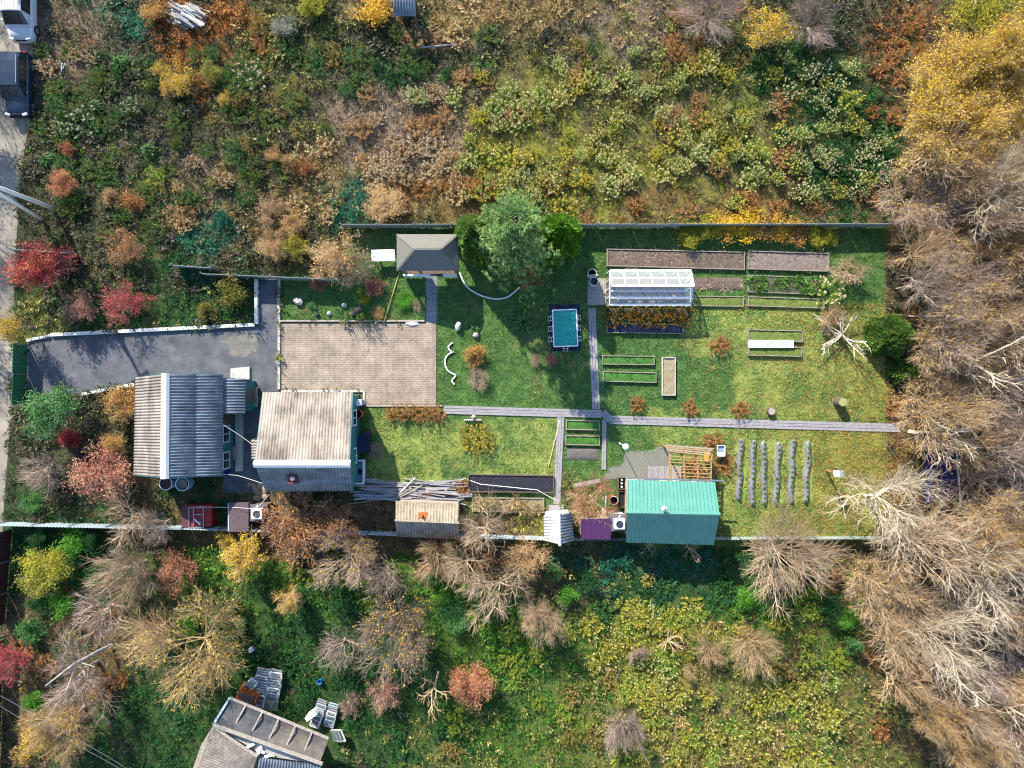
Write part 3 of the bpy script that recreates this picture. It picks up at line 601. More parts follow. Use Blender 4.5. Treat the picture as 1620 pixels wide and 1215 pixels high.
fence([(6, 1010), (0, 1215)], 1.7, 'dark brown ribbed sheet fence beside the road and red shrub', fence_brown)

# ------------------------------------------------------------------ roofs and houses
def roof_slope(parent, el, er, rr, rl, cols, rows, pitch, amp, mat, name='roof_sheet', trap=False, jit=.006):
    el, er, rr, rl = map(Vector, (el, er, rr, rl)); nrm = (er - el).cross(rl - el).normalized()
    if nrm.z < 0: nrm = -nrm
    Wd = (er - el).length; nw = max(2, round(Wd / pitch)); per = 6; r = random.Random(int(Wd * 1000))
    def pt(u, v, lift): return (el.lerp(er, u)).lerp(rl.lerp(rr, u), v) + nrm * lift
    for c in range(cols):
        k0, k1 = round(nw * c / cols), round(nw * (c + 1) / cols)
        us = [k0 / nw + (k1 - k0) / nw * j / ((k1 - k0) * per) for j in range((k1 - k0) * per + 1)]
        for q in range(rows):
            v0, v1 = q / rows - (.04 / rows if q else 0), (q + 1) / rows; mb = MB(); vs = []; l0 = .022 if rows > 1 else .0; j1 = r.uniform(-jit, jit); j2 = r.uniform(-jit, jit) * .3 / max(.3, (rr - er).length)
            for u in us:
                ph = (u * nw) % 1.0
                z = amp * (1 if ph < .35 else max(0, 1 - (ph - .35) / .1) if ph < .45 else (0 if ph < .9 else (ph - .9) / .1)) if trap else amp * abs(math.sin(math.pi * u * nw))
                vs += [pt(u, v0 + j2, z + l0 + j1), pt(u, v1, z + j1)]
            m = len(us); fs = [(2 * i, 2 * i + 2, 2 * i + 3, 2 * i + 1) for i in range(m - 1)]
            b = len(vs); vs += [v - nrm * .012 for v in list(vs)]; fs += [(b + 2 * i + 1, b + 2 * i + 3, b + 2 * i + 2, b + 2 * i) for i in range(m - 1)]
            fs += [(2 * i + 2, 2 * i, b + 2 * i, b + 2 * i + 2) for i in range(m - 1)]
            o = mb.add(vs, fs).build(name, mat, parent); 
            if not trap: o.data.shade_smooth()
def walls(parent, e1, e2, e3, e4, r1, r2, mat, inset=.22, drop=.12, name='wall'):
    """e1,e2 one eave (a->b), r1,r2 ridge, e4,e3 other eave; gables at a side (e1,r1,e4) and b side (e2,r2,e3)"""
    e1, e2, e3, e4, r1, r2 = [Vector(x) for x in (e1, e2, e3, e4, r1, r2)]; c = (e1 + e2 + e3 + e4) / 4
    def ins(p):
        q = p.copy(); L = (e2 - e1).normalized(); S_ = (e4 - e1).normalized(); q += L * inset * (1 if (p - c).dot(L) < 0 else -1)
        if p not in (r1, r2): q += S_ * inset * (1 if (p - c).dot(S_) < 0 else -1)
        q.z -= drop; return q
    a, b, cc, d, p, q = map(ins, (e1, e2, e3, e4, r1, r2)); g = lambda v: Vector((v.x, v.y, 0))
    for vs in ([g(a), g(b), b, a], [g(cc), g(d), d, cc], [g(d), g(a), a, p, d], [g(b), g(cc), cc, q, b]):
        MB().add(vs, [tuple(range(len(vs)))]).build(name, mat, parent)
    return a, b, cc, d
def ridge(parent, a, b, wd, mat, h=.06):
    a, b = Vector(a), Vector(b); d = (b - a).normalized(); s = Vector((-d.y, d.x, 0)); mb = MB(); u = Vector((0, 0, 1)); e = .06
    A, B = a - d * e, b + d * e
    vs = []
    for p in (A, B): vs += [p + s * wd / 2 + u * (h * .1 - .06), p + s * wd / 4 + u * (h * .75), p + u * (h + .03), p - s * wd / 4 + u * (h * .75), p - s * wd / 2 + u * (h * .1 - .06)]
    mb.add(vs, [(i, i + 1, i + 6, i + 5) for i in range(4)] + [(0, 1, 2, 3, 4), (9, 8, 7, 6, 5)]); return mb.build('ridge_cap', mat, parent)
def window(parent, p, nx, wd, ht, glassmat=None):
    """window centred at p on a wall with outward unit normal nx"""
    p = Vector(p); nx = Vector(nx).normalized(); t = Vector((-nx.y, nx.x, 0)); R = Matrix((t, nx, Vector((0, 0, 1)))).transposed()
    g = MB().box(p + nx * .01, (wd, .03, ht), rot=R).build('window', glass_d, parent)
    for (dx, dz, sx, sz) in ((0, ht / 2, wd + .12, .07), (0, -ht / 2, wd + .12, .07), (-wd / 2, 0, .07, ht), (wd / 2, 0, .07, ht), (0, 0, .05, ht)):
        MB().box(p + nx * .025 + t * dx + Vector((0, 0, dz)), (sx, .06, sz), rot=R).build('window_frame', white_p, g)
def door(parent, p, nx, wd, ht, mat):
    p = Vector(p); nx = Vector(nx).normalized(); t = Vector((-nx.y, nx.x, 0)); R = Matrix((t, nx, Vector((0, 0, 1)))).transposed()
    d = MB().box(p + nx * .02 + Vector((0, 0, ht / 2)), (wd, .05, ht), rot=R).build('door', mat, parent); MB().box(p + nx * .07 + t * wd * .38 + Vector((0, 0, 1.0)), (.12, .05, .04), rot=R).build('handle', steel, d)

# cream slate house in the middle
EZ, RZ = 3.1, 5.3
n1, n2, ra, rb, s1, s2 = P(416, 621, EZ), P(558, 621, EZ), P(403, 734, RZ), P(553, 734, RZ), P(421, 776, EZ), P(558, 775, EZ)
big = thing('house', 'house with cream corrugated slate roof, white ridge and teal gable', 'house', (P(487, 690).x, P(487, 690).y, 0))
roof_slope(big, n1, n2, rb, ra, 6, 3, .2, .085, slate); roof_slope(big, s2, s1, ra, rb, 6, 2, .2, .085, slate_b)  # south slope takes the bluer slate: shade put into its colour
ridge(big, ra, rb, .5, ridge_w, .15); wa = walls(big, n1, n2, s2, s1, ra, rb, teal_wall)
window(big, (wa[1].x + .0, -2.3, 1.7), (1, 0, 0), 1.0, 1.1); window(big, (wa[1].x, -4.9, 1.7), (1, 0, 0), 1.0, 1.1); window(big, ((wa[0].x + wa[1].x) / 2 - 1.5, wa[0].y, 1.7), (0, 1, 0), 1.3, 1.2); window(big, ((wa[0].x + wa[1].x) / 2 + 1.5, wa[0].y, 1.7), (0, 1, 0), 1.3, 1.2)
for a, b in ((n1, ra), (n2, rb), (s1, ra), (s2, rb)): MB().bar(Vector(a) - Vector((0, 0, .05)), Vector(b) - Vector((0, 0, .05)), .04, .16).build('bargeboard', teal_wall, big)
cp = P(464, 757, 4.4); ch = MB().box((cp.x, cp.y, 4.1), (.62, .62, 1.0)).build('chimney', M('brick_red', S('#6a3a38'), .9, .2, 8), big); MB().lathe([(.001, 4.8), (.15, 4.8), (.15, 4.5)], (cp.x + .05, cp.y + .05, 0), 14).build('chimney_pipe', steel, ch)
# small awning on its west wall
aw = [P(398, 696, 2.5), P(399, 727, 2.5), P(412, 727, 2.75), P(412, 696, 2.75)]
roof_slope(big, aw[1], aw[0], aw[3], aw[2], 1, 1, .2, .085, slate, 'awning_sheet')
for p in aw[:2]: MB().bar((p.x + .05, p.y, 0), (p.x + .05, p.y, 2.48), .07, .07).build('awning_post', wood, big)

# ridged slate house by the driveway
EZ, RZ = 2.7, 4.6
w1, w2, ra, rb, e1, e2 = P(216, 597, EZ), P(213, 752, EZ), P(261, 592, RZ), P(260, 756, RZ), P(353, 592, EZ), P(352, 753, EZ)
lh = thing('house', 'house with two-tone corrugated slate roof beside the driveway gate', 'house', (P(285, 670).x, P(285, 670).y, 0))
roof_slope(lh, w2, w1, ra, rb, 6, 2, .2, .085, slate); roof_slope(lh, e1, e2, rb, ra, 6, 2, .2, .085, slate_b)  # one slate roof; lit west and shaded east painted as pale and blue
ridge(lh, ra, rb, .55, ridge_w, .15); wl = walls(lh, w1, w2, e2, e1, ra, rb, teal_wall)
window(lh, (wl[2].x, -3.4, 1.6), (1, 0, 0), 1.1, 1.1); window(lh, (wl[2].x, -5.2, 1.6), (1, 0, 0), 1.1, 1.1); door(lh, (wl[2].x, -2.3, .05), (1, 0, 0), .9, 2.0, wood_d); window(lh, (wl[0].x, -1.5, 1.6), (-1, 0, 0), 1.2, 1.1); window(lh, (wl[0].x, -4.5, 1.6), (-1, 0, 0), 1.2, 1.1)
for a, b in ((w1, ra), (w2, rb), (e1, ra), (e2, rb)): MB().bar(Vector(a) - Vector((0, 0, .05)), Vector(b) - Vector((0, 0, .05)), .04, .15).build('bargeboard', teal_wall, lh)
q = [P(353, 599, 2.55), P(353, 655, 2.55), P(388, 655, 2.2), P(389, 599, 2.2)]
roof_slope(lh, q[3], q[2], q[1], q[0], 2, 1, .2, .085, slate_b, 'annex_sheet')
an = MB(); an.prism([(q[0].x, q[0].y - .15), (q[3].x - .12, q[0].y - .15), (q[3].x - .12, q[1].y + .15), (q[0].x, q[1].y + .15)], 0, 2.12); an.build('annex_wall', teal_wall, lh); door(lh, (q[3].x - .12, (q[0].y + q[1].y) / 2, .05), (1, 0, 0), .85, 1.9, wood_d)
MB().box((wl[2].x + .35, (P(0, 700).y), .12), (.5, 4.0, .24)).build('plinth', concrete, lh)

# teal roofed metal house
EZ, RZ = 2.45, 4.1
n1, n2, ra, rb, s1, s2 = P(992, 759, EZ), P(1131, 763, EZ), P(992, 811, RZ), P(1138, 814, RZ), P(990, 858, EZ), P(1129, 862, EZ)
th_ = thing('house', 'small house with bright teal ribbed metal roof beside the wooden lattice', 'house', (P(1063, 810).x, P(1063, 810).y, 0))
roof_slope(th_, n1, n2, rb, ra, 6, 1, .25, .035, teal_roof, trap=True); roof_slope(th_, s2, s1, ra, rb, 6, 1, .25, .035, teal_roof, trap=True)
ridge(th_, ra, rb, .3, teal_roof, .05); wt = walls(th_, n1, n2, s2, s1, ra, rb, M('beige_siding', S('#b0a48c'), .8, .1))
door(th_, ((wt[0].x + wt[1].x) / 2 - 1, wt[0].y, .05), (0, 1, 0), .9, 2.0, wood_d); window(th_, ((wt[0].x + wt[1].x) / 2 + 1.2, wt[0].y, 1.5), (0, 1, 0), 1.0, 1.0); window(th_, (wt[1].x, (wt[1].y + wt[2].y) / 2, 1.5), (1, 0, 0), 1.0, 1.0)
cp = P(1050, 804, 4.3); chm = MB().tube([(cp.x, cp.y, 3.4), (cp.x, cp.y, 4.45)], .1, 12).build('flue', steel, th_); MB().lathe([(.001, 4.62), (.2, 4.5), (.2, 4.48)], (cp.x, cp.y, 0), 12).build('flue_cap', concrete, chm)
MB().bar(n1 + Vector((-.1, .09, -.06)), n2 + Vector((.6, .09, -.09)), .1, .07).build('gutter', steel, th_)

# tan slate shed
q = [P(626, 793, 2.1), P(726, 797, 2.1), P(725, 828, 2.9), P(626, 824, 2.9), P(727, 852, 2.0), P(627, 848, 2.0)]
sh = thing('shed', 'shed with tan lit slate slope and rusty chimney patch', 'shed', (P(676, 820).x, P(676, 820).y, 0))
roof_slope(sh, q[0], q[1], q[2], q[3], 4, 1, .2, .085, slate_w); roof_slope(sh, q[4], q[5], q[3], q[2], 4, 1, .2, .085, slate_d); ridge(sh, q[3], q[2], .2, slate_w, .05); walls(sh, q[0], q[1], q[4], q[5], q[3], q[2], wood, .12)  # tan for the sunlit slope, greyer copy for the shaded one: painted light
cp = P(669, 815, 2.7); mm = MB().box((cp.x, cp.y, 2.72), (.55, .4, .05), rot=Matrix.Rotation(math.radians(-30), 3, 'X')).build('chimney_plate', rust, sh); MB().tube([(cp.x, cp.y - .02, 2.6), (cp.x, cp.y - .02, 3.1)], .07, 10).build('flue', rust, mm)

# small slate privy, sunlit slope coloured white, shaded slope blue-grey, to carry the light
q = [P(861, 815, 2.0), P(862, 856, 2.0), P(886, 862, 2.8), P(885, 813, 2.8), P(907, 856, 2.0), P(904, 811, 2.0)]
pv = thing('privy', 'little shed with white slatted roof slope beside the purple roofed lean-to', 'shed', (P(884, 836).x, P(884, 836).y, 0))
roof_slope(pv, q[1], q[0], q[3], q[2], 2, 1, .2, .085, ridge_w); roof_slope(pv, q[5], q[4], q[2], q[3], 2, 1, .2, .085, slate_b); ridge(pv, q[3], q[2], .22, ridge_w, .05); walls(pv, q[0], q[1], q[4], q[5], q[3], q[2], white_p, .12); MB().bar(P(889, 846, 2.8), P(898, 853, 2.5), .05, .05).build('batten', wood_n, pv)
# purple lean-to
q = [P(919, 821, 2.0), P(966, 820, 2.0), P(966, 853, 1.75), P(919, 853, 1.75)]
pu = thing('lean_to', 'purple ribbed metal lean-to next to the white water tank', 'shed', (P(943, 838).x, P(943, 838).y, 0))
roof_slope(pu, q[3], q[2], q[1], q[0], 2, 1, .2, .025, purple_roof, trap=True)
for a, b in ((0, 1), (1, 2), (2, 3), (3, 0)):
    A, B = q[a], q[b]; i = .08; c = (q[0] + q[2]) / 2; A = A.lerp(c, i); B = B.lerp(c, i); MB().add([(A.x, A.y, 0), (B.x, B.y, 0), (B.x, B.y, B.z - .03), (A.x, A.y, A.z - .03)], [(0, 1, 2, 3)]).build('wall', wood, pu)
# field shed roof at the meadow
q = [P(622, 26, 1.9), P(658, 26, 1.9), P(658, -6, 2.2), P(622, -6, 2.2)]
fs_ = thing('field_shelter', 'small open shelter with corrugated grey roof in the overgrown field', 'shed', (P(640, 18).x, P(640, 18).y, 0))
roof_slope(fs_, q[0], q[1], q[2], q[3], 2, 1, .2, .085, slate_b)
for i in range(4): p = q[i].lerp((q[0] + q[2]) / 2, .1); MB().box((p.x, p.y, p.z / 2 - .02), (.09, .09, p.z - .03)).build('post', wood_d, fs_)
p0, p1 = [q[i].lerp((q[0] + q[2]) / 2, .1) for i in (2, 3)]; MB().bar((p0.x, p0.y, .9), (p1.x, p1.y, .9), .04, 1.6).build('back_wall', wood_d, fs_)

# hip roofed gazebo
EZ, RZ = 2.3, 3.6
c = [P(628, 371, EZ), P(724, 371, EZ), P(725, 428, EZ), P(628, 428, EZ)]; r0, r1 = P(656, 394, RZ), P(697, 394, RZ)
gz = thing('gazebo', 'shingled hip-roof gazebo at the end of the paver path', 'gazebo', (P(676, 402).x, P(676, 402).y, 0))
def shingle_face(a, b, d, e, rows=9):
    """courses of shingles from eave a-b up to e-d"""
    a, b, d, e = map(Vector, (a, b, d, e)); n = (b - a).cross(e - a).normalized(); n = n if n.z > 0 else -n
    for i in range(rows):
        t0, t1 = i / rows, (i + 1) / rows + .02; mb = MB(); L0, R0, L1, R1 = a.lerp(e, t0), b.lerp(d, t0), a.lerp(e, min(1, t1)), b.lerp(d, min(1, t1)); u = n * .022
        mb.add([L0 + u, R0 + u, R1 + n * .004, L1 + n * .004, L0, R0], [(0, 1, 2, 3), (4, 5, 1, 0)]); mb.build('shingle_course', shingle, gz)
shingle_face(c[1], c[0], r0, r1); shingle_face(c[3], c[2], r1, r0); shingle_face(c[0], c[3], r0, r0); shingle_face(c[2], c[1], r1, r1)
for a, b in ((c[0], r0), (c[3], r0), (c[1], r1), (c[2], r1), (r0, r1)): MB().bar(Vector(a) + Vector((0, 0, .03)), Vector(b) + Vector((0, 0, .03)), .14, .035).build('hip_cap', shingle, gz)
MB().add(c, [(3, 2, 1, 0)]).build('soffit', wood_d, gz)
m = (c[0] + c[2]) / 2; ct = Vector((m.x, m.y, 0))
for i in range(4): p = c[i].lerp(m, .14); MB().box((p.x, p.y, EZ / 2 - .02), (.13, .13, EZ - .02)).build('post', wood_d, gz)
f0, f1 = c[3].lerp(m, .1), c[2].lerp(m, .1)
MB().prism([(c[i].lerp(m, .1).x, c[i].lerp(m, .1).y) for i in range(4)], .01, .14).build('floor_slab', wood_d, gz)
for t0, t1 in ((0, .5), (.74, 1)):
    A, B = f0.lerp(f1, t0), f0.lerp(f1, t1); y = c[3].y - .1
    MB().bar((A.x, y, .95), (B.x, y, .95), .12, .08).build('railing', white_p, gz); MB().bar((A.x, y, .5), (B.x, y, .5), .05, .8).build('railing_panel', white_p, gz)
A, B = P(606, 404, .8), P(606, 404, .8)
tb = thing('garden_table', 'long white garden table standing beside the gazebo', 'table', (A.x, A.y, 0))
MB().box((A.x, A.y, .78), (1.6, .8, .05), .03).build('tabletop', white_pl, tb, bevel=.01)
for i in (-1, 1):
    for j in (-1, 1): MB().box((A.x + i * .7, A.y + j * .32, .38), (.06, .06, .75)).build('leg', white_p, tb)
random.seed(4)
for k in range(5): MB().box((A.x + random.uniform(-.7, .7), A.y + random.uniform(-.3, .3), .808), (.09, .07, .006), k).build('leaf', rust, tb)
# ------------------------------------------------------------------ raised beds
def tuft_child(parent, poly, z, dens, kind, seed, name='grass', h=1.0):
    r = np.random.default_rng(seed); xs = [p[0] for p in poly]; ys = [p[1] for p in poly]; area = (max(xs) - min(xs)) * (max(ys) - min(ys)) / 504
    n = int(area * dens); px = r.uniform(min(xs), max(xs), n); py = r.uniform(min(ys), max(ys), n); ok = in_poly(px, py, poly); px, py = px[ok], py[ok]
    V, Cc = scatter(px, py, np.full(len(px), KN.index(kind)), r); V = V * ([.35, .35, .12] if kind == 'dry' else [1, 1, h]) if kind != 'dry' else V; V[:, 2] = V[:, 2] * (.25 if kind == 'dry' else 1) + z
    o0 = ORI[parent.name]; me = np_mesh(name, V - np.array(o0), 4, col=Cc, mat=col_mat('herbage')); o = bpy.data.objects.new(name, me); C.objects.link(o); o.parent = parent; o['kind'] = 'stuff'
    return o
def bed(px4, label, fill, ht=.2, frame=None, grow=None, name='raised_bed', bw=.055, dens=40, cat='garden bed', group=None):
    pts = [P(*p) for p in px4]; c = sum(pts, Vector()) / 4; t = thing(name, label, cat, (c.x, c.y, 0), group)
    q = [p.lerp(c, .0) for p in pts]
    if frame:
        for i in range(4):
            a, b = q[i].copy(), q[(i + 1) % 4].copy(); a.z = b.z = ht / 2; d = (b - a).normalized()
            if i % 2: a += d * bw / 2; b -= d * bw / 2
            else: a -= d * bw / 2; b += d * bw / 2
            MB().bar(a, b, bw, ht).build('side_board', frame, t)
    ins = [p + (c - p).normalized() * bw * .45 for p in q]
    # uneven soil surface
    nx, ny = max(4, int((q[1] - q[0]).length / .16)), max(3, int((q[3] - q[0]).length / .16)); vs = []; zt = ht * (.72 if frame else 1); r = random.Random(int(px4[0][0] * 7 + px4[0][1]))
    for j in range(ny + 1):
        for i in range(nx + 1):
            e = i in (0, nx) or j in (0, ny); p = ins[0].lerp(ins[1], i / nx).lerp(ins[3].lerp(ins[2], i / nx), j / ny); vs.append((p.x, p.y, max(.015, zt + (r.uniform(-.035, .03) if not e else (-.02 if frame else -zt * .8)))))
    fs = [(j * (nx + 1) + i, (j + 1) * (nx + 1) + i, (j + 1) * (nx + 1) + i + 1, j * (nx + 1) + i + 1) for j in range(ny) for i in range(nx)]
    MB().add(vs, fs).build('turf' if grow == 'lawn' else 'soil', fill, t, smooth=True)
    EXCL.append(list(px4))
    if grow: tuft_child(t, px4, zt - .03, dens, grow, int(px4[0][0]))
    return t
turf_y = M('dry_turf', S('#50662e'), .95, col2=S('#747e40'), scale=9, bump=.6, bscale=40)
wd_f = M('bed_board', S('#746c62'), .9, col2=S('#968c80'), scale=6, bump=.3)
bed([(960, 395), (1176, 400), (1176, 427), (960, 421)], 'long raised bed of dark soil between fence and greenhouse', soil, .25, wd_f, 'dry', dens=7)
bed([(1183, 398), (1309, 402), (1309, 430), (1183, 426)], 'raised bed of pale dry soil past the long dark soil bed', M('dry_soil', S('#5e5450'), .95, col2=S('#8a7c74'), scale=8, bump=.7, bscale=22), .25, wd_f, 'dry', dens=6)
bed([(1096, 439), (1174, 439), (1174, 459), (1096, 459)], 'open strip of dug soil at the end of the greenhouse', soil, .1, None, 'dry', dens=5)
bed([(1096, 469), (1175, 470), (1175, 485), (1096, 484)], 'low framed bed of short grass beside the greenhouse end', turf_y, .2, wd_f, 'lawny')
bed([(1183, 436), (1296, 440), (1296, 466), (1183, 462)], 'bed thick with low green strawberry leaves', soil, .15, wd_f, 'green', dens=22)
bed([(1183, 470), (1302, 474), (1302, 488), (1183, 484)], 'low framed bed of patchy grass below the strawberry leaves', turf_y, .2, wd_f, 'lawny')
bed([(1183, 522), (1268, 524), (1268, 541), (1183, 538)], 'framed grassy bed above the white trough', turf_y, .25, wd_f, 'lawny')
bed([(1183, 549), (1266, 550), (1266, 564), (1183, 562)], 'framed grassy bed below the white trough', turf_y, .25, wd_f, 'lawny')
bed([(953, 563), (1034, 564), (1034, 577), (953, 576)], 'small framed turf bed, the one closer to the greenhouse', turf, .22, wd_f, 'lawn', dens=30)
bed([(954, 588), (1037, 590), (1037, 605), (954, 603)], 'small framed turf bed, the one closer to the plank walk', turf, .22, wd_f, 'lawn', dens=30)
bed([(896, 665), (948, 666), (948, 680), (896, 679)], 'little framed turf bed touching the plank walk junction', turf, .22, wd_f, 'lawn', dens=30)
bed([(895, 689), (948, 690), (948, 704), (895, 703)], 'little framed turf bed beside the bare soil strip', turf, .22, wd_f, 'lawn', dens=30)
bed([(896, 709), (948, 709), (948, 728), (896, 728)], 'bare grey soil strip next to the little turf beds', M('grey_soil', S('#4c4a4a'), .95, col2=S('#6e6a66'), scale=9, bump=.7), .1, None)
bed([(1047, 566), (1067, 566), (1067, 625), (1047, 625)], 'upright narrow bed of straw mulch on the lawn', straw, .25, concrete)
bed([(748, 787), (860, 788), (860, 810), (748, 808)], 'framed bed of yellow straw and dead stems', straw, .25, wd_f, 'tan', dens=14)
tb = bed([(742, 750), (875, 752), (875, 778), (742, 777)], 'raised bed covered with crumpled black film', black_pl, .3, wood_d)
bed([(960, 511), (1080, 514), (1080, 528), (960, 526)], 'narrow bed under dark blue film below the orange flowers', navy, .18, wd_f)
bed([(962, 487), (1092, 487), (1092, 510), (962, 510)], 'dark flower bed soil along the greenhouse', soil, .12, None)
p = P(1221, 544, .4); t = thing('trough', 'white plastic trough lying between two framed beds', 'trough', (p.x, p.y, 0)); mb = MB()
for (dx, dy, sx, sy, z0, z1) in ((0, .24, 3.1, .05, .03, .35), (0, -.24, 3.1, .05, .03, .35), (-1.53, 0, .05, .43, .03, .35), (1.53, 0, .05, .43, .03, .35)): MB().box((p.x + dx, p.y + dy, (z0 + z1) / 2), (sx, sy, z1 - z0), 0).build('side', white_pl, t)
MB().box((p.x, p.y, .2), (3.0, .42, .3)).build('contents', M('trough_grime', S('#8a9094'), .6, col2=S('#c4c8ca'), scale=3), t); EXCL.append(rect(1184, 538, 1258, 550))
# film covered strawberry ridges
film = M('grey_black_film', S('#706e78'), .5, .3, 6, bump=.5, bscale=10, spec=.5)
straw_leaf = leaf_mat('strawberry_leaf', [S('#3a5a24'), S('#5f8032'), S('#8a9a40')])
r0 = LIB['rosette1'][1]
for i, (x0, x1) in enumerate(((1172, 1168), (1192, 1189), (1208, 1209), (1232, 1227), (1255, 1250), (1279, 1274))):
    A, B = P(x0, 697 + (i * 37 % 7) - 3), P(x1, 797 + (i * 53 % 9) - 5); c = (A + B) / 2; t = thing('film_ridge', 'low soil ridge under grey-black film set with strawberry plants', 'garden bed', (c.x, c.y, 0), 'film covered strawberry ridges'); mb = MB(); n = 28; r = random.Random(i); vs = []
    for k in range(n + 1):
        q = A.lerp(B, k / n) + Vector((.05 * math.sin(k * .45 + i * 2), 0, 0)); wdt = .21 + r.uniform(-.015, .015) - (.08 if k in (0, n) else 0)
        for (f, z) in ((-1, .012), (-.72, .15), (-.25, .22), (.25, .22), (.72, .15), (1, .012)): vs.append((q.x + f * wdt + r.uniform(-.01, .01), q.y, z * (1 if k not in (0, n) else .3) + r.uniform(-.012, .012) * (z > .1)))
    fs = [(k * 6 + j, k * 6 + j + 6, k * 6 + j + 7, k * 6 + j + 1) for k in range(n) for j in range(5)]
    mb.add(vs, fs).build('film', film, t, smooth=True)
    for k in range(13):
        q = A.lerp(B, (k + .5) / 13); o = bpy.data.objects.new('strawberry_plant', r0); C.objects.link(o); o.parent = t; o.location = (q.x - c.x + r.uniform(-.05, .05), q.y - c.y, .2); s = r.uniform(.12, .2); o.scale = (s, s, s); o.rotation_euler = (0, 0, r.random() * 6)
        o.material_slots[0].link = 'OBJECT'; o.material_slots[0].material = straw_leaf
    EXCL.append(rect(min(x0, x1) - 5, 696, max(x0, x1) + 5, 798))

# ------------------------------------------------------------------ greenhouse
gh = thing('greenhouse', 'white framed gable greenhouse with clear panes by the wooden deck', 'greenhouse', (P(1027, 457).x, P(1027, 457).y, 0))
x0, x1 = P(965, 0, 1.5).x, P(1093, 0, 1.5).x; yn, yr, ys = P(0, 428, 1.55).y, P(0, 452, 2.35).y, P(0, 482, 1.5).y; EN, RR = 1.55, 2.35
nc = 6
for i in range(nc + 1):
    x = x0 + (x1 - x0) * i / nc
    MB().bar((x, yn, EN), (x, yr, RR), .07, .05).build('rafter', white_p, gh); MB().bar((x, ys, EN), (x, yr, RR), .05, .05).build('rafter', M('shaded_white_frame', S('#8ea2b4'), .5, .08), gh)  # south rafters use a shade-tinted copy of the white frame
    for y in (yn, ys): MB().box((x, y, EN / 2), (.06, .06, EN)).build('post', white_p, gh)
for (y, z, wd_) in ((yn, EN, .14), ((yn + yr) / 2, (EN + RR) / 2, .13), (yr, RR, .16), (yr + (ys - yr) * .28, RR - .22, .07), (yr + (ys - yr) * .62, RR - .50, .12), (ys, EN, .12)): MB().bar((x0, y, z + .03), (x1, y, z + .03), wd_, .04).build('purlin', white_p, gh)
for i in range(nc):
    xa, xb = x0 + (x1 - x0) * (i + .03) / nc, x0 + (x1 - x0) * (i + .97) / nc
    for (ya, za, yb, zb) in ((yn, EN, (yn + yr) / 2, (EN + RR) / 2), ((yn + yr) / 2, (EN + RR) / 2, yr, RR), (ys, EN, (ys + yr) / 2, (EN + RR) / 2), ((ys + yr) / 2, (EN + RR) / 2, yr, RR)): MB().quad((xa, ya, za), (xb, ya, za), (xb, yb, zb), (xa, yb, zb)).build('pane', polycarb, gh)
    for y in (yn, ys): MB().quad((xa, y, .1), (xb, y, .1), (xb, y, EN - .04), (xa, y, EN - .04)).build('pane', polycarb, gh)
for x in (x0, x1):
    MB().add([(x, yn, .1), (x, ys, .1), (x, ys, EN), (x, yr, RR), (x, yn, EN)], [(0, 1, 2, 3, 4)]).build('gable_pane', polycarb, gh)
    for f in (0, .25, .5, .75, 1): y = yn + (ys - yn) * f; MB().bar((x - .03, y, 0), (x - .03, y, EN), .06, .06).build('gable_post', white_p, gh)
    MB().bar((x - .03, yn, EN), (x - .03, ys, EN), .06, .06).build('gable_rail', white_p, gh)
MB().prism([(x0 + .1, yn - .1), (x1 - .1, yn - .1), (x1 - .1, yn - .75), (x0 + .1, yn - .75)], .01, .15).build('soil', soil, gh); MB().prism([(x0 + .1, ys + .1), (x1 - .1, ys + .1), (x1 - .1, ys + .8), (x0 + .1, ys + .8)], .01, .15).build('soil', soil, gh)
MB().prism([(x0 + .05, yn - .05), (x1 - .05, yn - .05), (x1 - .05, ys + .05), (x0 + .05, ys + .05)], .004, .02).build('floor', M('greenhouse_earth', S('#3c3a3c'), .95, col2=S('#5a5654'), scale=7, bump=.5), gh)
for k in range(6): MB().lathe([(.3, .1), (.22, .24), (.001, .3)], (x0 + .8 + k * .75 + .2 * math.sin(k * 3), ys + .45 + .1 * math.cos(k * 5), 0), 9).build('straw_heap', straw, gh)
EXCL.append(rect(963, 428, 1094, 486))
t = thing('deck', 'small plank deck at the greenhouse door beside two barrels', 'deck', (P(945, 462).x, P(945, 462).y, 0))
for i in range(9): p = P(931 + i * 3.3, 462); MB().box((p.x, p.y + random.uniform(-.03, .03), .09), (.135, 1.85, .04)).build('plank', wood_g if i < 6 else wood, t)
EXCL.append(rect(929, 440, 961, 483))
def barrel(px, py, ht, rad, label, m, inner, name='barrel', water_lvl=.8, rim=None):
    p = P(px, py, ht); t = thing(name, label, 'barrel', (p.x, p.y, 0)); b = (p.x, p.y, 0)
    MB().lathe([(.001, .01), (rad, .01), (rad * 1.02, ht * .33), (rad * 1.02, ht * .35), (rad, ht * .36), (rad * 1.02, ht * .66), (rad, ht * .68), (rad, ht), (rad * .93, ht), (rad * .93, ht * .3)], b, 22).build('body', m, t, smooth=False)
    MB().lathe([(rad * 1.03, ht - .02), (rad * 1.05, ht + .01), (rad * .95, ht + .03), (rad * .92, ht)], b, 22).build('rim', rim or white_p, t)
    MB().lathe([(.001, ht * water_lvl), (rad * .92, ht * water_lvl)], b, 22).build('water', inner, t)
    return t
barrel(937, 432, .95, .29, 'pale blue barrel with a board across it beside the greenhouse deck', M('pale_blue_plastic', S('#8aa6b8'), .45, .1), dark_in)
barrel(940, 445, .95, .29, 'white-rimmed barrel of dark water on the greenhouse deck', M('pale_blue_plastic', S('#8aa6b8'), .45, .1), M('dark_water', S('#1c2c34'), .1, .1, bump=0))
p = P(938, 436, 1.02); tag(MB().box((p.x, p.y, 1.01), (.75, .14, .03), .1).build('board', wood), 'short board laid across the pale blue barrel', 'board')
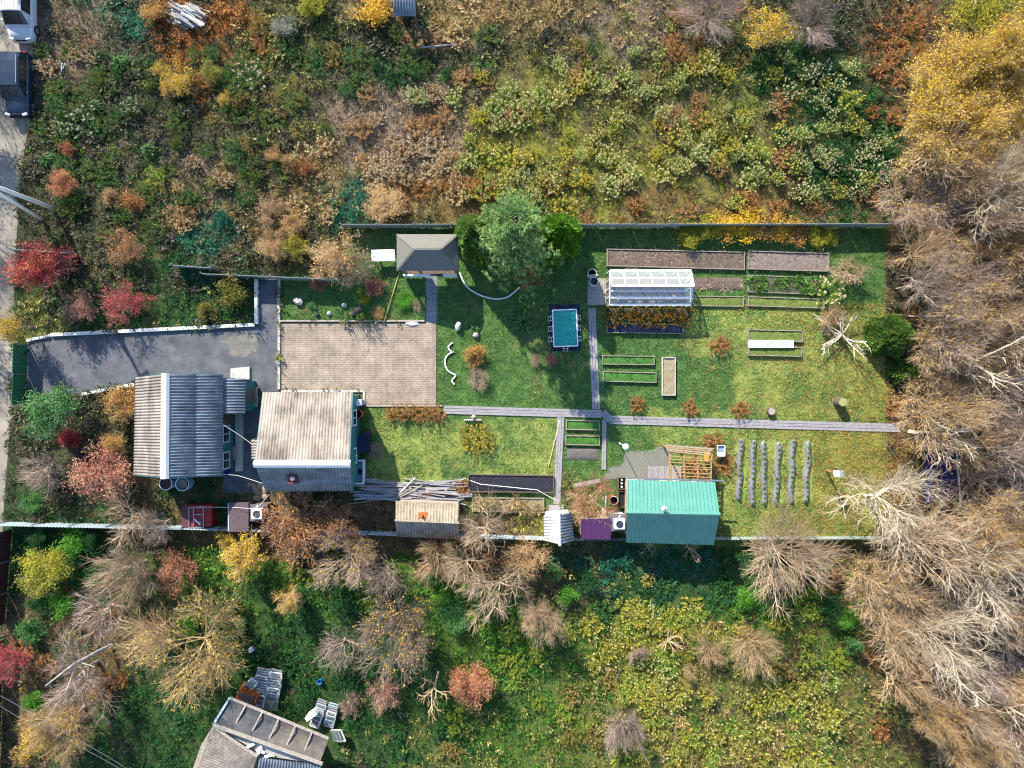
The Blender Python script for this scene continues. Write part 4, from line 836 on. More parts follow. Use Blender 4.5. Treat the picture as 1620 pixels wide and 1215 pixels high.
barrel(971, 792, .9, .3, 'rusty white-rimmed barrel by the teal roofed house', rust, dark_in, water_lvl=.6)
barrel(565, 655, .95, .3, 'fire-blackened rusty barrel against the teal gable', rust, dark_in, water_lvl=.5, rim=rust)
barrel(262, 765, .95, .44, 'white round tank with a dark maroon lid hole below the slate house', M('pale_blue_plastic', S('#8aa6b8'), .45, .1), M('maroon_lid', S('#3a2428'), .6, .1), water_lvl=.97)
t = barrel(288, 766, 1.0, .46, 'round tub with planks inside below the slate house', M('pale_blue_plastic', S('#8aa6b8'), .45, .1), dark_in, name='tub', water_lvl=.6); p = P(288, 766, .8)
for k in range(-2, 3): MB().box((p.x + k * .13, p.y, .78), (.1, .72 - abs(k) * .12, .03)).build('plank', wood, t)

# ------------------------------------------------------------------ frame pool
pool_mat_ = flat('groundsheet', [(868, 481), (917, 481), (919, 555), (872, 556)], navy, .02, 'dark navy groundsheet under the frame pool', 'groundsheet', th=.02, kind='thing')
c = P(894, 519, .55); pl = thing('frame_pool', 'small white-framed pool of turquoise water on a navy sheet', 'pool', (c.x, c.y, .02)); rz = math.radians(-2.2 * -1); R = Matrix.Rotation(math.radians(2.0), 3, 'Z')
def pr(x, y, z): v = R @ Vector((x, y, 0)); return Vector((c.x + v.x, c.y + v.y, z))
hx, hy, hz = .83, 1.27, .6
loop = [pr(-hx, -hy, hz), pr(hx, -hy, hz), pr(hx, hy, hz), pr(-hx, hy, hz)]
for i in range(4): MB().tube([loop[i], loop[(i + 1) % 4]], .045, 10).build('top_rail', white_pl, pl, smooth=True)
for i in range(4):
    a, b = loop[i], loop[(i + 1) % 4]; MB().quad((a.x, a.y, .03), (b.x, b.y, .03), (b.x, b.y, hz), (a.x, a.y, hz)).build('liner_wall', M('liner_blue', S('#2a5a8a'), .4, .1), pl)
MB().add([pr(x, y, hz - .07) for x, y in ((-hx, -hy), (hx, -hy), (hx, hy), (-hx, hy))], [(0, 1, 2, 3)]).build('water', water, pl)
for (x, y, dx, dy) in [(s * hx, yy, s, 0) for s in (-1, 1) for yy in (-.75, 0, .72)] + [(0, -hy, 0, -1)]:
    a, b = (Vector((0, .16, 0)), Vector((0, -.16, 0))) if dx else (Vector((.16, 0, 0)), Vector((-.16, 0, 0))); o = Vector((dx, dy, 0)); base = Vector((x, y, 0)); pts = []
    for (q, f, z) in ((a, .02, hz - .02), (a, .3, .05), (b, .3, .05), (b, .02, hz - .02)): w_ = base + q + o * f; pts.append(pr(w_.x, w_.y, z))
    MB().tube(pts, .025, 8).build('leg', white_pl, pl)
    w_ = base + a + o * .14; v_ = base + b + o * .14; MB().tube([pr(w_.x, w_.y, .38), pr(v_.x, v_.y, .38)], .018, 6).build('leg_brace', white_pl, pl)

# ------------------------------------------------------------------ wooden lattice frame, deck, small items near the teal house
LZ = 1.9; t = thing('lattice_frame', 'open frame of new orange timber with crossing laths beside gravel', 'pergola', (P(1090, 735).x, P(1090, 735).y, 0))
cs = [P(1058, 708, LZ), P(1126, 712, LZ), P(1124, 762, LZ), P(1062, 760, LZ)]
for i, f in enumerate((0, .34, .67, 1)):
    a, b = cs[0].lerp(cs[1], f), cs[3].lerp(cs[2], f); MB().bar(a, b, .1, .1).build('beam', wood_n, t)
    for p in (a, b): MB().box((p.x, p.y, LZ / 2 - .05), (.09, .09, LZ - .1)).build('post', wood_n, t)
random.seed(11)
for k in range(10):
    f = (k + .5) / 10; g = f + random.uniform(-.06, .06); a, b = cs[0].lerp(cs[3], f), cs[1].lerp(cs[2], min(1, max(0, g))); a.z = b.z = LZ + .07; MB().bar(a, b, .05, .035).build('lath', wood_n, t)
a, b = P(1050, 704, LZ), P(1128, 710, LZ); a.z = b.z = LZ + .13
for k in range(4): MB().bar(a + Vector((k * .1, -k * .13, k * .001)), b + Vector((-k * .12, -k * .1 - .04 * k, 0)), .09, .035).build('board', wood_n if k % 2 else wood, t)
p = P(1118, 722, .8); MB().box((p.x, p.y, .9), (.06, .75, 1.4)).build('leaning_panel', M('yellow_board', S('#c8a040'), .7, .1), t)
t = thing('pallet_deck', 'grey plank platform in front of the teal roofed house', 'deck', (P(1050, 748).x, P(1050, 748).y, 0))
for i in range(14): p = P(1026 + i * 3.8, 748); MB().box((p.x, p.y, .1), (.15, .95, .05), random.uniform(-.02, .02)).build('plank', wood_g, t)
EXCL.append(rect(1024, 736, 1080, 760))
def tank(px, py, h, label, base_m):
    p = P(px, py, h); t = thing('water_tank', label, 'tank', (p.x, p.y, 0)); z0 = h - .5
    MB().box((p.x, p.y, (z0) / 2), (.95, .95, z0)).build('cabin', base_m, t); MB().box((p.x, p.y, z0 + .03), (1.15, 1.15, .06)).build('cabin_roof', M('grey_felt', S('#5c5a60'), .9, .15), t)
    b = MB().box((p.x + .02, p.y - .02, z0 + .28), (.74, .72, .42)).build('tank_body', white_pl, t, bevel=.06); MB().lathe([(.001, z0 + .53), (.24, z0 + .53), (.25, z0 + .49)], (p.x + .02, p.y - .02, 0), 20).build('lid', M('dark_blue_lid', S('#28384a'), .5, .1), t)
    MB().tube([(p.x, p.y + .38, z0 + .45), (p.x + .05, p.y + .55, z0 + .3)], .05, 8).build('inlet', white_pl, t)
tank(980, 829, 2.3, 'white square water tank with round lid on the shower stall by the purple lean-to', white_p)
tank(405, 813, 2.1, 'white square water tank with round lid on a brown stall near the red bin', wood_d)
p = P(384, 815, .9); t = thing('stall_roof', 'brown plank lean-to beside the tank stall with pale blue edge', 'shed', (p.x, p.y, 0)); MB().box((p.x, p.y, 1.6), (1.3, 2.0, .05), rot=Matrix.Rotation(.08, 3, 'Y')).build('roof_panel', M('brown_felt', S('#5a4a4e'), .9, .15), t); MB().box((p.x - .62, p.y, 1.63), (.22, 1.9, .04)).build('edge_board', fence_blue, t)
for i in (-1, 1):
    for j in (-1, 1): MB().box((p.x + i * .55, p.y + j * .85, .78), (.08, .08, 1.56)).build('post', wood_d, t)
# red bin with metal grid on top
p = P(312, 818, .9); t = thing('steel_bin', 'red steel bin with a grey metal lattice lying on its lid', 'bin', (p.x, p.y, 0)); MB().box((p.x + .1, p.y + .1, .5), (1.85, 1.5, .96)).build('body', red_p, t, bevel=.03); MB().box((p.x - .75, p.y, .99), (.6, 1.5, .04)).build('lid', maroon, t)
for (dx, dy, sx, sy) in ((-.5, 0, .06, 1.4), (.5, 0, .06, 1.4), (0, .68, 1.0, .06), (0, -.68, 1.0, .06), (-.18, 0, .06, 1.35), (.15, .2, .6, .06), (.1, -.3, .5, .06)): MB().box((p.x + dx, p.y + dy, 1.05), (sx, sy, .06)).build('grid_bar', steel, t)
MB().bar((p.x - .1, p.y - .1, 1.1), (p.x + .3, p.y - .5, 1.1), .08, .03).build('grid_bar', white_p, t)
# items along the teal gable of the cream house
p = P(567, 747, .6); t = thing('bathtub', 'white rectangular tub with dark water against the teal gable', 'tub', (p.x, p.y, 0))
for (dx, dy, sx, sy) in ((-.33, 0, .1, 1.7), (.33, 0, .1, 1.7), (0, .8, .56, .1), (0, -.8, .56, .1)): MB().box((p.x + dx, p.y + dy, .3), (sx, sy, .56)).build('side', white_pl, t, bevel=.02)
MB().box((p.x, p.y, .16), (.56, 1.5, .28)).build('bottom', M('tub_blue', S('#7a90b0'), .4, .1), t); MB().lathe([(.001, .33), (.16, .33), (.2, .31)], (p.x, p.y, 0), 16).build('puddle', dark_in, t)
p = P(574, 700, .7); t = thing('coal_box', 'dark blue sheet covered box beside the teal gable', 'box', (p.x, p.y, 0)); MB().box((p.x - .05, p.y - .1, .4), (1.0, 1.15, .8)).build('box', M('dark_blue_sheet', S('#18263e'), .6, .2), t, bevel=.03); MB().box((p.x + .25, p.y + .5, .5), (.45, .5, .75), .3).build('raised_lid', M('dark_blue_sheet', S('#18263e'), .6, .2), t, bevel=.02)
p = P(567, 637, 1.0); t = thing('utility_box', 'small pale metal box at the courtyard corner of the teal gable', 'box', (p.x, p.y, 0)); MB().box((p.x, p.y, .5), (.36, .4, 1.0)).build('cabinet', fence_blue, t, bevel=.02); MB().box((p.x, p.y, 1.02), (.42, .46, .04)).build('lid', white_p, t)
# between the two houses
p = P(398, 628, .35); t = thing('wooden_pallet', 'brown wooden pallet box beside the annex door', 'pallet', (p.x, p.y, 0))
for i in range(5): MB().box((p.x - .36 + i * .18, p.y, .34), (.15, 1.4, .03)).build('plank', wood if i > 1 else wood_n, t)
for j in (-.6, 0, .6): MB().box((p.x, p.y + j, .17), (.9, .1, .3)).build('bearer', wood_d, t)
p = P(368, 717, .5); t = thing('wooden_bench', 'small plank bench against the slate house', 'bench', (p.x, p.y, 0))
for i in range(4): MB().box((p.x - .21 + i * .14, p.y, .46), (.12, .95, .03)).build('seat_plank', wood, t)
for i in (-1, 1):
    for j in (-1, 1): MB().box((p.x + i * .2, p.y + j * .4, .22), (.06, .06, .44)).build('leg', wood, t)
p = P(358, 747, .4); t = thing('bucket', 'bright blue bucket at the corner of the slate house', 'bucket', (p.x, p.y, 0)); MB().lathe([(.001, .02), (.13, .02), (.18, .4), (.165, .4), (.12, .05)], (p.x, p.y, 0), 16).build('pail', M('blue_plastic', S('#1f3fc0'), .4, .1), t); MB().tube([(p.x - .18, p.y, .4), (p.x, p.y - .14, .46), (p.x + .18, p.y, .4)], .01, 6).build('handle', steel, t)
# dark crates beside the teal house
for k, (x, y, sx, sy, h, lab) in enumerate(((984, 765, .5, .8, .6, 'dark crate with pale bottles beside the teal house corner'), (985, 790, .55, 1.1, .5, 'long dark plank crate beside the rusty barrel'))):
    p = P(x, y, h); t = thing('crate', lab, 'crate', (p.x, p.y, 0))
    for (dx, dy, a, b) in ((-sx / 2, 0, .04, sy), (sx / 2, 0, .04, sy), (0, sy / 2, sx, .04), (0, -sy / 2, sx, .04)): MB().box((p.x + dx, p.y + dy, h / 2), (a, b, h)).build('side', wood_d, t)
    MB().box((p.x, p.y, h * .35), (sx - .05, sy - .05, h * .6)).build('contents', black, t)
    if k == 0:
        for j in range(3): MB().lathe([(.001, h + .02), (.06, h), (.07, h * .6)], (p.x, p.y - .25 + j * .25, 0), 10).build('bottle', white_pl, t)
p = P(958, 795, .5); t = thing('board', 'narrow white board standing among the red-berried branches', 'board', (p.x, p.y, 0)); MB().box((p.x, p.y, .5), (.1, 1.0, .04), rot=Matrix.Rotation(.3, 3, 'X')).build('board', white_p, t); MB().box((p.x - .1, p.y - .65, .3), (.3, .35, .5)).build('box', white_p, t)
a, b = P(908, 768, .4), P(950, 760, .4); t = thing('plank_bench', 'grey plank bench beneath the red-berried tree', 'bench', ((a.x + b.x) / 2, (a.y + b.y) / 2, 0)); MB().bar(a, b, .25, .05).build('seat', wood_g, t)
for f in (.12, .88): q = a.lerp(b, f); MB().box((q.x, q.y, .19), (.12, .2, .37)).build('leg', wood_d, t)
p = P(990, 707, 2.6); q0 = P(976, 700); t = thing('garden_lamp', 'white globe lamp on a thin post on the lawn by the gravel', 'lamp', (p.x, p.y, 0)); MB().tube([(p.x, p.y, 0), (p.x, p.y, 2.45)], .03, 10).build('post', white_p, t)
MB().lathe([(.22 * math.sin(a_), 2.6 - .22 * math.cos(a_)) for a_ in np.linspace(.02, 3.12, 12)], (p.x, p.y, 0), 18).build('globe', white_pl, t, smooth=True); MB().lathe([(.1, 0), (.1, .05), (.04, .08)], (p.x, p.y, 0), 12).build('base', steel, t)
p = P(1141, 713, .75); t = thing('washstand', 'white enamel washbasin on legs by the timber lattice', 'washstand', (p.x, p.y, 0))
for (dx, dy, sx, sy) in ((-.25, 0, .04, .7), (.25, 0, .04, .7), (0, .36, .5, .04), (0, -.36, .5, .04)): MB().box((p.x + dx, p.y + dy, .72), (sx, sy, .16)).build('basin_side', white_pl, t)
MB().box((p.x, p.y, .66), (.48, .7, .03)).build('basin_bottom', M('blue_grey_enamel', S('#7a8aa0'), .3, .1), t); MB().box((p.x, p.y - .25, .79), (.5, .28, .05)).build('shelf', white_pl, t)
for i in (-1, 1):
    for j in (-1, 1): MB().box((p.x + i * .22, p.y + j * .33, .33), (.04, .04, .66)).build('leg', M('teal_paint', S('#3a8a90'), .5, .1), t)
p = P(1326, 749, 1.9); t = thing('nesting_box', 'white roofed box on a tall timber post on the leafy lawn', 'bird house', (p.x - .02, p.y, 0)); MB().box((p.x, p.y, .95), (.1, .1, 1.9)).build('post', wood_n, t); MB().box((p.x, p.y, 1.75), (.34, .32, .45)).build('box', white_p, t)
MB().box((p.x + .16, p.y, 2.08), (.34, .42, .03), rot=Matrix.Rotation(.5, 3, 'Y')).build('roof_panel', fence_blue, t); MB().box((p.x - .15, p.y, 2.08), (.34, .42, .03), rot=Matrix.Rotation(-.5, 3, 'Y')).build('roof_panel', white_p, t)
def stump(px, py, rad, h, label, m):
    p = P(px, py, h); t = thing('log_stump', label, 'stump', (p.x, p.y, 0)); r = random.Random(px); n = 14; rr = [rad * r.uniform(.9, 1.1) for _ in range(n)]
    MB().prism([(p.x + rr[i] * math.cos(i * 6.2832 / n), p.y + rr[i] * math.sin(i * 6.2832 / n)) for i in range(n)], 0, h).build('bark', wood_d, t); MB().prism([(p.x + rr[i] * .9 * math.cos(i * 6.2832 / n), p.y + rr[i] * .9 * math.sin(i * 6.2832 / n)) for i in range(n)], h - .01, h + .012).build('cut_face', m, t)
stump(1221, 651, .26, .4, 'grey cut log stump beside the plank walk', wood); stump(1334, 636, .32, .9, 'mossy green stump standing on the leafy lawn', M('mossy', S('#5a7a3a'), .9, col2=S('#a8a070'), scale=9))

# ------------------------------------------------------------------ poles, boards, hoses, cables
def pole(a, b, r_, label, m, name='pole', cat='pole', h0=.03, h1=.03): A, B = P(*a, h0), P(*b, h1); return tag(MB().tube([A, A.lerp(B, .5) + Vector((0, 0, .0)), B], [r_, r_, r_ * .8], 8).build(name, m), label, cat)
pole((632, 431), (607, 511), .035, 'yellowish bamboo pole lying on the rock garden grass', M('bamboo', S('#a8965a'), .6, .15, 8), h0=.05, h1=.2)
pole((886, 664), (868, 737), .035, 'pale bamboo pole lying beside the plank walk', M('bamboo_pale', S('#c4b08a'), .6, .15, 8), h0=.06, h1=.06)
pole((667, 75), (723, 70), .06, 'long grey plank lying in the dark weeds of the field', wood_g, 'plank', 'plank', .5, .5)
def cable(pts, label, r_=.012, m=None, name='cable', sag=0.0):
    q = []
    for (a, b) in zip(pts[:-1], pts[1:]):
        A, B = P(*a), P(*b); L = (B - A).length
        for k in range(10): s = k / 10; v = A.lerp(B, s); v.z -= sag * L * 4 * s * (1 - s) * .06; q.append(v)
    q.append(P(*pts[-1])); return tag(MB().tube(q, r_, 5).build(name, m or white_pl), label, 'cable')
cable([(353, 672, 2.75), (399, 703, 2.6)], 'white cable from the slate house to the cream house awning', sag=1)
cable([(272, 757, 2.7), (340, 750, 2.5), (375, 752, 2.4), (421, 767, 3.0)], 'white cable strung below the slate house to the cream house', sag=.6)
cable([(310, 802, 1.3), (370, 803, 1.7), (405, 805, 2.1), (430, 778, 3.0)], 'white cable from the red bin to the tank and house', sag=.3)
cable([(-30, 1102, 6.2), (30, 1135, 6), (200, 1222, 5.6)], 'pale power line nearer the brown fence corner', .011, steel, sag=.3); cable([(-30, 1085, 6.2), (90, 1153, 6), (215, 1225, 5.7)], 'pale power line passing nearer the golden bare tree', .011, steel, sag=.3)
cable([(680, 760, .05), (712, 766, .05), (735, 757, .1), (760, 766, .36), (800, 770, .36), (850, 775, .36), (880, 792, .06)], 'pale hose trailing over the black film bed', .022)
cable([(944, 540, .03), (953, 585, .03), (957, 640, .03), (958, 665, .1), (966, 672, .03), (1000, 671, .03), (1110, 673, .03)], 'thin teal garden hose along the plank walks', .02, M('teal_hose', S('#1f7a70'), .5, .1), 'garden_hose')
# scrap heaps
def heap(name, label, cat, items, n, bx, zs, seed, mats, Lr=(1, 2.2), wr=(.08, .18), ang=None, part='board', group=None):
    r = random.Random(seed); x0_, y0_, x1_, y1_ = bx; c = P((x0_ + x1_) / 2, (y0_ + y1_) / 2); t = thing(name, label, cat, c, group)
    for k in range(n):
        p = P(r.uniform(x0_, x1_), r.uniform(y0_, y1_)); a = (r.uniform(0, 3.14) if ang is None else ang + r.gauss(0, .09)); z = .05 + zs * k / n; L = r.uniform(*Lr); d = Vector((math.cos(a), math.sin(a), r.uniform(-.03, .03))); p.z = z
        MB().bar(p - d * L / 2, p + d * L / 2, r.uniform(*wr), r.uniform(.025, .06)).build(part, r.choice(mats), t)
    return t
heap('lumber_pile', 'long pile of weathered poles and boards between cream house and film bed', 'wood pile', None, 95, (598, 762, 698, 790), .5, 3, [wood_g, wood, wood_g, wood_g, fence_blue], (2.6, 5.0), (.05, .1), ang=-.06, part='plank')
heap('lumber_pile', 'crossed loose boards lying on the long pole pile', 'wood pile', None, 5, (630, 762, 660, 780), .08, 8, [wood, white_con], (1.0, 1.9), (.05, .08), ang=.6, part='plank').location.z += .55
EXCL.append(rect(555, 757, 740, 795))
heap('scrap_heap', 'heap of white torn boards and sheet scraps in rusty weeds', 'scrap heap', None, 60, (280, 14, 322, 44), .7, 5, [white_con, fence_blue, wood_g, wood, wood_g], (.6, 1.8), (.05, .16), ang=-.5, part='scrap')
heap('scrap_heap', 'few pale broken slats among dark weeds near the dark car', 'scrap heap', None, 6, (82, 105, 102, 128), .2, 15, [wood_g, fence_blue], (.6, 1.5), (.06, .1), part='scrap')
heap('scrap_heap', 'white crumpled sheet scraps lodged beneath the bare woods', 'scrap heap', None, 7, (1452, 328, 1474, 346), .8, 6, [white_p, white_pl], (.6, 1.2), (.3, .5), part='scrap').location.z = .5
# rubble mound beside the cream house (stones)
t = thing('stone_pile', 'small heap of brown field stones below the cream slate house', 'stone pile', (P(408, 778).x, P(408, 778).y, 0)); r = random.Random(2)
for k in range(22): p = P(395 + r.random() * 28, 766 + r.random() * 24); s = r.uniform(.12, .28); MB().lathe([(s * .9, 0), (s, s * .4), (s * .6, s * .8), (.001, s * .95)], (p.x, p.y, r.random() * .1), 7).build('stone', M('brown_stone', S('#7a6a5a'), .9, col2=S('#a08c74'), scale=6), t)

# ------------------------------------------------------------------ stones, edging, rock garden
def rock(px, py, sx, sy, h, label, rz=0, m=None):
    r = random.Random(px * 13 + py); p = P(px, py); n = 11; mb = MB(); vs = []
    for (f, z) in ((1, 0), (1.05, .35), (.85, .8), (.45, 1)):
        for k in range(n): a = 6.2832 * k / n; q = Vector((sx * f * math.cos(a) * r.uniform(.82, 1.1), sy * f * math.sin(a) * r.uniform(.82, 1.1), 0)); q.rotate(Matrix.Rotation(rz, 3, 'Z')); vs.append((p.x + q.x, p.y + q.y, h * z * r.uniform(.9, 1.05)))
    fs = [(i * n + k, i * n + (k + 1) % n, (i + 1) * n + (k + 1) % n, (i + 1) * n + k) for i in range(3) for k in range(n)] + [tuple(range(3 * n, 4 * n))]
    mb.add(vs, fs); return tag(mb.build('boulder', m or stone), label, 'stone')
rock(473, 477, .38, .28, .35, 'grey oval boulder in the rock garden by the alley', -.6); rock(545, 483, .2, .18, .25, 'small brownish stone in the middle of the rock garden'); rock(521, 496, .18, .16, .2, 'small pale stone near the rock garden kerb'); rock(502, 498, .16, .16, .25, 'small dark stone near the rock garden kerb', m=M('dark_stone', S('#3a4048'), .9, .2))
rock(652, 512, .48, .16, .15, 'flat white stone slab lying on the courtyard edge', -.05, white_con); rock(725, 516, .2, .36, .5, 'upright white boulder on the shaded lawn', -.3, white_con); rock(753, 530, .22, .22, .35, 'grey boulder behind the orange rose bush')
A, B = P(555, 498, .2), P(571, 487, .2); t = thing('log', 'short cut log lying in the rock garden', 'log', ((A.x + B.x) / 2, (A.y + B.y) / 2, 0)); MB().tube([A, B], .17, 12).build('bark', wood_d, t); d = (A - B).normalized(); MB().tube([A, A + d * .015], .15, 12).build('cut_face', M('cut_wood', S('#c0a890'), .8, .1), t)
def edging(pts, label, closed=False, m=white_con, ht=.14, wd_=.09, sub=6):
    q = [P(*p) for p in pts]; out = []
    for i in range(len(q) - 1):
        p0, p1, p2, p3 = q[max(0, i - 1)], q[i], q[i + 1], q[min(len(q) - 1, i + 2)]
        for k in range(sub): s = k / sub; out.append(.5 * ((2 * p1) + (p2 - p0) * s + (2 * p0 - 5 * p1 + 4 * p2 - p3) * s * s + (3 * p1 - p0 - 3 * p2 + p3) * s ** 3))
    out.append(q[-1]); mb = MB()
    for a, b in zip(out[:-1], out[1:]): a = a.copy(); b = b.copy(); a.z = b.z = ht / 2; mb.bar(a, b + (b - a).normalized() * .01, wd_, ht)
    return tag(mb.build('border_edging', m), label, 'edging')
edging([(727, 431), (734, 447), (742, 457), (757, 466), (775, 472), (790, 473), (805, 469), (822, 455)], 'curved white edging strip around the pine bed')
edging([(716, 542), (709, 549), (714, 556), (717, 556)], 'zigzag white edging piece on the shaded lawn', sub=2); edging([(718, 556), (708, 562), (704, 572), (707, 584), (714, 590), (721, 594), (715, 602), (719, 608)], 'curling white edging strip beside the courtyard', sub=3)
t = thing('garden_ornament', 'small white lattice ornament with a finial in the lawn', 'ornament', (P(748, 664).x, P(748, 664).y, 0)); c = P(748, 664)
for k in range(9): MB().box((c.x - .55 + k * .135, c.y, .22), (.06, .05, .44)).build('picket', white_p, t)
for z in (.12, .34): MB().box((c.x, c.y, z), (1.2, .03, .05)).build('rail', white_p, t)
MB().lathe([(.14, 0), (.1, .2), (.16, .45), (.05, .6), (.001, .7)], (c.x + .08, c.y + .2, 0), 12).build('finial', stone, t)

# ------------------------------------------------------------------ utility pole by the road
p = P(88, 331); t = thing('utility_pole', 'pale concrete utility pole with a brace beside the dirt road', 'utility pole', (p.x, p.y, 0)); MB().tube([(p.x, p.y, 0), (p.x, p.y, 9.0)], [.16, .1], 12).build('pole', white_con, t, smooth=True); MB().tube([(p.x - .9, p.y - .75, 0), (p.x - .05, p.y - .05, 7.5)], [.13, .1], 10).build('brace', white_con, t, smooth=True)
MB().box((p.x, p.y, 8.6), (1.4, .1, .1), .6).build('crossarm', steel, t)
for k in (-.6, 0, .6): MB().lathe([(.001, 8.85), (.05, 8.8), (.07, 8.65)], (p.x + k * .82, p.y + k * .56, 0), 8).build('insulator', white_pl, t)

# ------------------------------------------------------------------ blue tarp shelter in the woods
t = thing('tarp_shelter', 'dark blue tarp stretched on white poles beneath the bare trees', 'shelter', (P(1490, 740).x, P(1490, 740).y, 0)); Z = 1.8; vs = []; nx, ny = 10, 16; r = random.Random(3)
for j in range(ny + 1):
    for i in range(nx + 1): q = P(1463 + 50 * i / nx, 690 + 105 * j / ny, Z + .15 * math.sin(i * .9) + r.uniform(-.05, .05)); vs.append(q)
MB().add(vs, [(j * (nx + 1) + i, (j + 1) * (nx + 1) + i, (j + 1) * (nx + 1) + i + 1, j * (nx + 1) + i + 1) for j in range(ny) for i in range(nx)]).build('tarp', bluetarp, t)
MB().tube([P(1512, 688, 2.05), P(1520, 802, 2.05)], .06, 8).build('ridge_pole', fence_blue, t); MB().tube([P(1470, 693, 2.0), P(1514, 692, 2.0)], .05, 8).build('cross_pole', rust, t)
for (x, y) in ((1463, 690), (1512, 690), (1463, 795), (1519, 800)): q = P(x, y, 1.9); MB().tube([(q.x, q.y, 0), (q.x, q.y, 1.95)], .05, 8).build('post', wood_d, t)
p = P(1522, 678, 1.9); t = thing('white_board', 'white plank board fixed on posts at the end of the plank walk', 'board', (p.x, p.y, 0)); MB().box((p.x, p.y, 1.9), (1.36, .32, .04)).build('board', white_p, t)
for s in (-.6, .6): MB().box((p.x + s, p.y, .94), (.08, .08, 1.88)).build('post', wood_d, t)

# ------------------------------------------------------------------ ruined house, rotated, collapsing roof
ru = thing('ruined_house', 'old house with sagging patched roof of felt and grey slate', 'house', (P(430, 1180).x, P(430, 1180).y, 0))
felt = M('old_felt', S('#3a3d44'), .9, col2=S('#585858'), scale=1.4, bump=.3); felt2 = M('old_felt_brown', S('#4c4844'), .9, col2=S('#6a635c'), scale=1.4, bump=.3)
G = lambda x, y, h: P(300 + x / 6.23, 1035 + y / 6.23, h)
A, B, Cc, D = G(395, 430, 3.1), G(1370, 830, 3.0), G(1290, 1050, 3.4), G(235, 690, 3.5)
for i in range(6):
    f0, f1 = i / 6, (i + 1) / 6; d0, d1 = A.lerp(B, f0), A.lerp(B, f1); e0, e1 = D.lerp(Cc, f0), D.lerp(Cc, f1); mb = MB(); n = 6; vs = []
    for k in range(n + 1):
        for (u, v) in ((d0, e0), (d1, e1)): q = u.lerp(v, k / n); q.z += -.28 * math.sin(3.14 * k / n) * (.3 + .7 * math.sin(3.14 * f0)) + random.uniform(-.03, .03) + (i % 2) * .02; vs.append(q)
    mb.add(vs, [(2 * k, 2 * k + 1, 2 * k + 3, 2 * k + 2) for k in range(n)]).build('roof_sheet', felt if i < 3 else felt2, ru)
    if i: MB().bar(d0 + Vector((0, 0, .05)), d0.lerp(e0, .9) + Vector((0, 0, -.12)), .1, .05).build('batten', wood, ru)
MB().bar(A, B, .14, .12).build('eave_board', wood, ru); MB().bar(A, D, .14, .12).build('bargeboard', fence_blue, ru); MB().bar(D + Vector((0, 0, .08)), G(1310, 1080, 3.5), .2, .12).build('ridge_board', wood, ru)
E, E2 = G(640, 1010, 3.45), G(690, 1000, 3.6)

q = [G(232, 705, 3.42), G(672, 1000, 3.42), G(500, 1500, 2.8), G(-60, 1500, 2.8)]
roof_slope(ru, q[3], q[0], q[1], q[2], 5, 1, .2, .06, M('slate_weathered', S('#514e4c'), .9, col2=S('#7c756f'), scale=2, bump=.2), 'slate_sheet')
MB().bar(q[0] + Vector((0, 0, .1)), q[1] + Vector((0, 0, .1)), .16, .08).build('ridge_board', wood, ru)
q = [G(690, 1015, 3.35), G(1300, 1085, 3.2), G(1270, 1500, 2.9), G(600, 1500, 3.0)]
roof_slope(ru, q[3], q[2], q[1], q[0], 3, 2, .2, .085, slate_b, 'slate_sheet')
mb = MB().add([G(300, 740, 3.25), G(760, 905, 3.2), G(1200, 1070, 3.15), G(730, 1000, 3.05)], [(0, 3, 2, 1)]); mb.build('valley_sheet', concrete, ru)
for i, (x, y, a) in enumerate(((600, 900, .5), (700, 960, -.2), (780, 1000, .3), (690, 940, 1.2))): MB().box(G(x, y, 3.3 + i * .02), (.6, .18, .03), a).build('loose_slat', white_con, ru)
W4 = [G(420, 470, 0), G(1330, 850, 0), G(1180, 1500, 0), G(60, 1500, 0), G(150, 1050, 0), G(270, 710, 0)]; MB().prism([(p.x, p.y) for p in W4], 0, 2.55).build('wall', wood, ru)
EXCL.append([(355, 1105), (530, 1165), (515, 1230), (300, 1230), (330, 1150)])
def frames(name, label, x, y, n, rz, seed, sx=.75, sy=1.5, lean=.3, step=(.1, .25)):
    p = G(x, y, 0); p.z = 0; t = thing(name, label, 'frame stack', p); r = random.Random(seed); Rz = Matrix.Rotation(rz, 3, 'Z')
    for k in range(n):
        o = p + Rz @ Vector((r.uniform(-.06, .06), step[1] * k, 0)); o.z = .35 + step[0] * k; Rk = Rz @ Matrix.Rotation(lean + r.uniform(-.06, .06), 3, 'X') @ Matrix.Rotation(r.uniform(-.05, .05), 3, 'Z'); m = r.choice([white_con, fence_blue, wood_g])
        fr = MB()
        for (dx, dy, a, b) in ((-sx / 2, 0, .09, sy), (sx / 2, 0, .09, sy), (0, sy / 2, sx, .09), (0, -sy / 2, sx, .09), (0, .1, sx, .05)): fr.box(o + Rk @ Vector((dx, dy, 0)), (a, b, .05), rot=Rk)
        f = fr.build('window_frame', m, t); MB().box(o, (sx - .1, sy - .1, .012), rot=Rk).build('pane', M('dusty_glass', S('#5a6a6a'), .3, .25, 5), f)
frames('frame_stack', 'fan of grey old window frames leaning behind the ruined house', 560, 350, 6, -.75, 1, .55, 1.3, .3, (.04, .16)); frames('frame_stack', 'slanting row of weathered door frames behind the ruined roof', 690, 440, 11, -.22, 2, .75, 1.1, .3, (.03, .2)); frames('frame_stack', 'pale door panels stacked in a row beside the weathered frames', 825, 460, 11, -.2, 3, .8, 1.1, .25, (.03, .2))
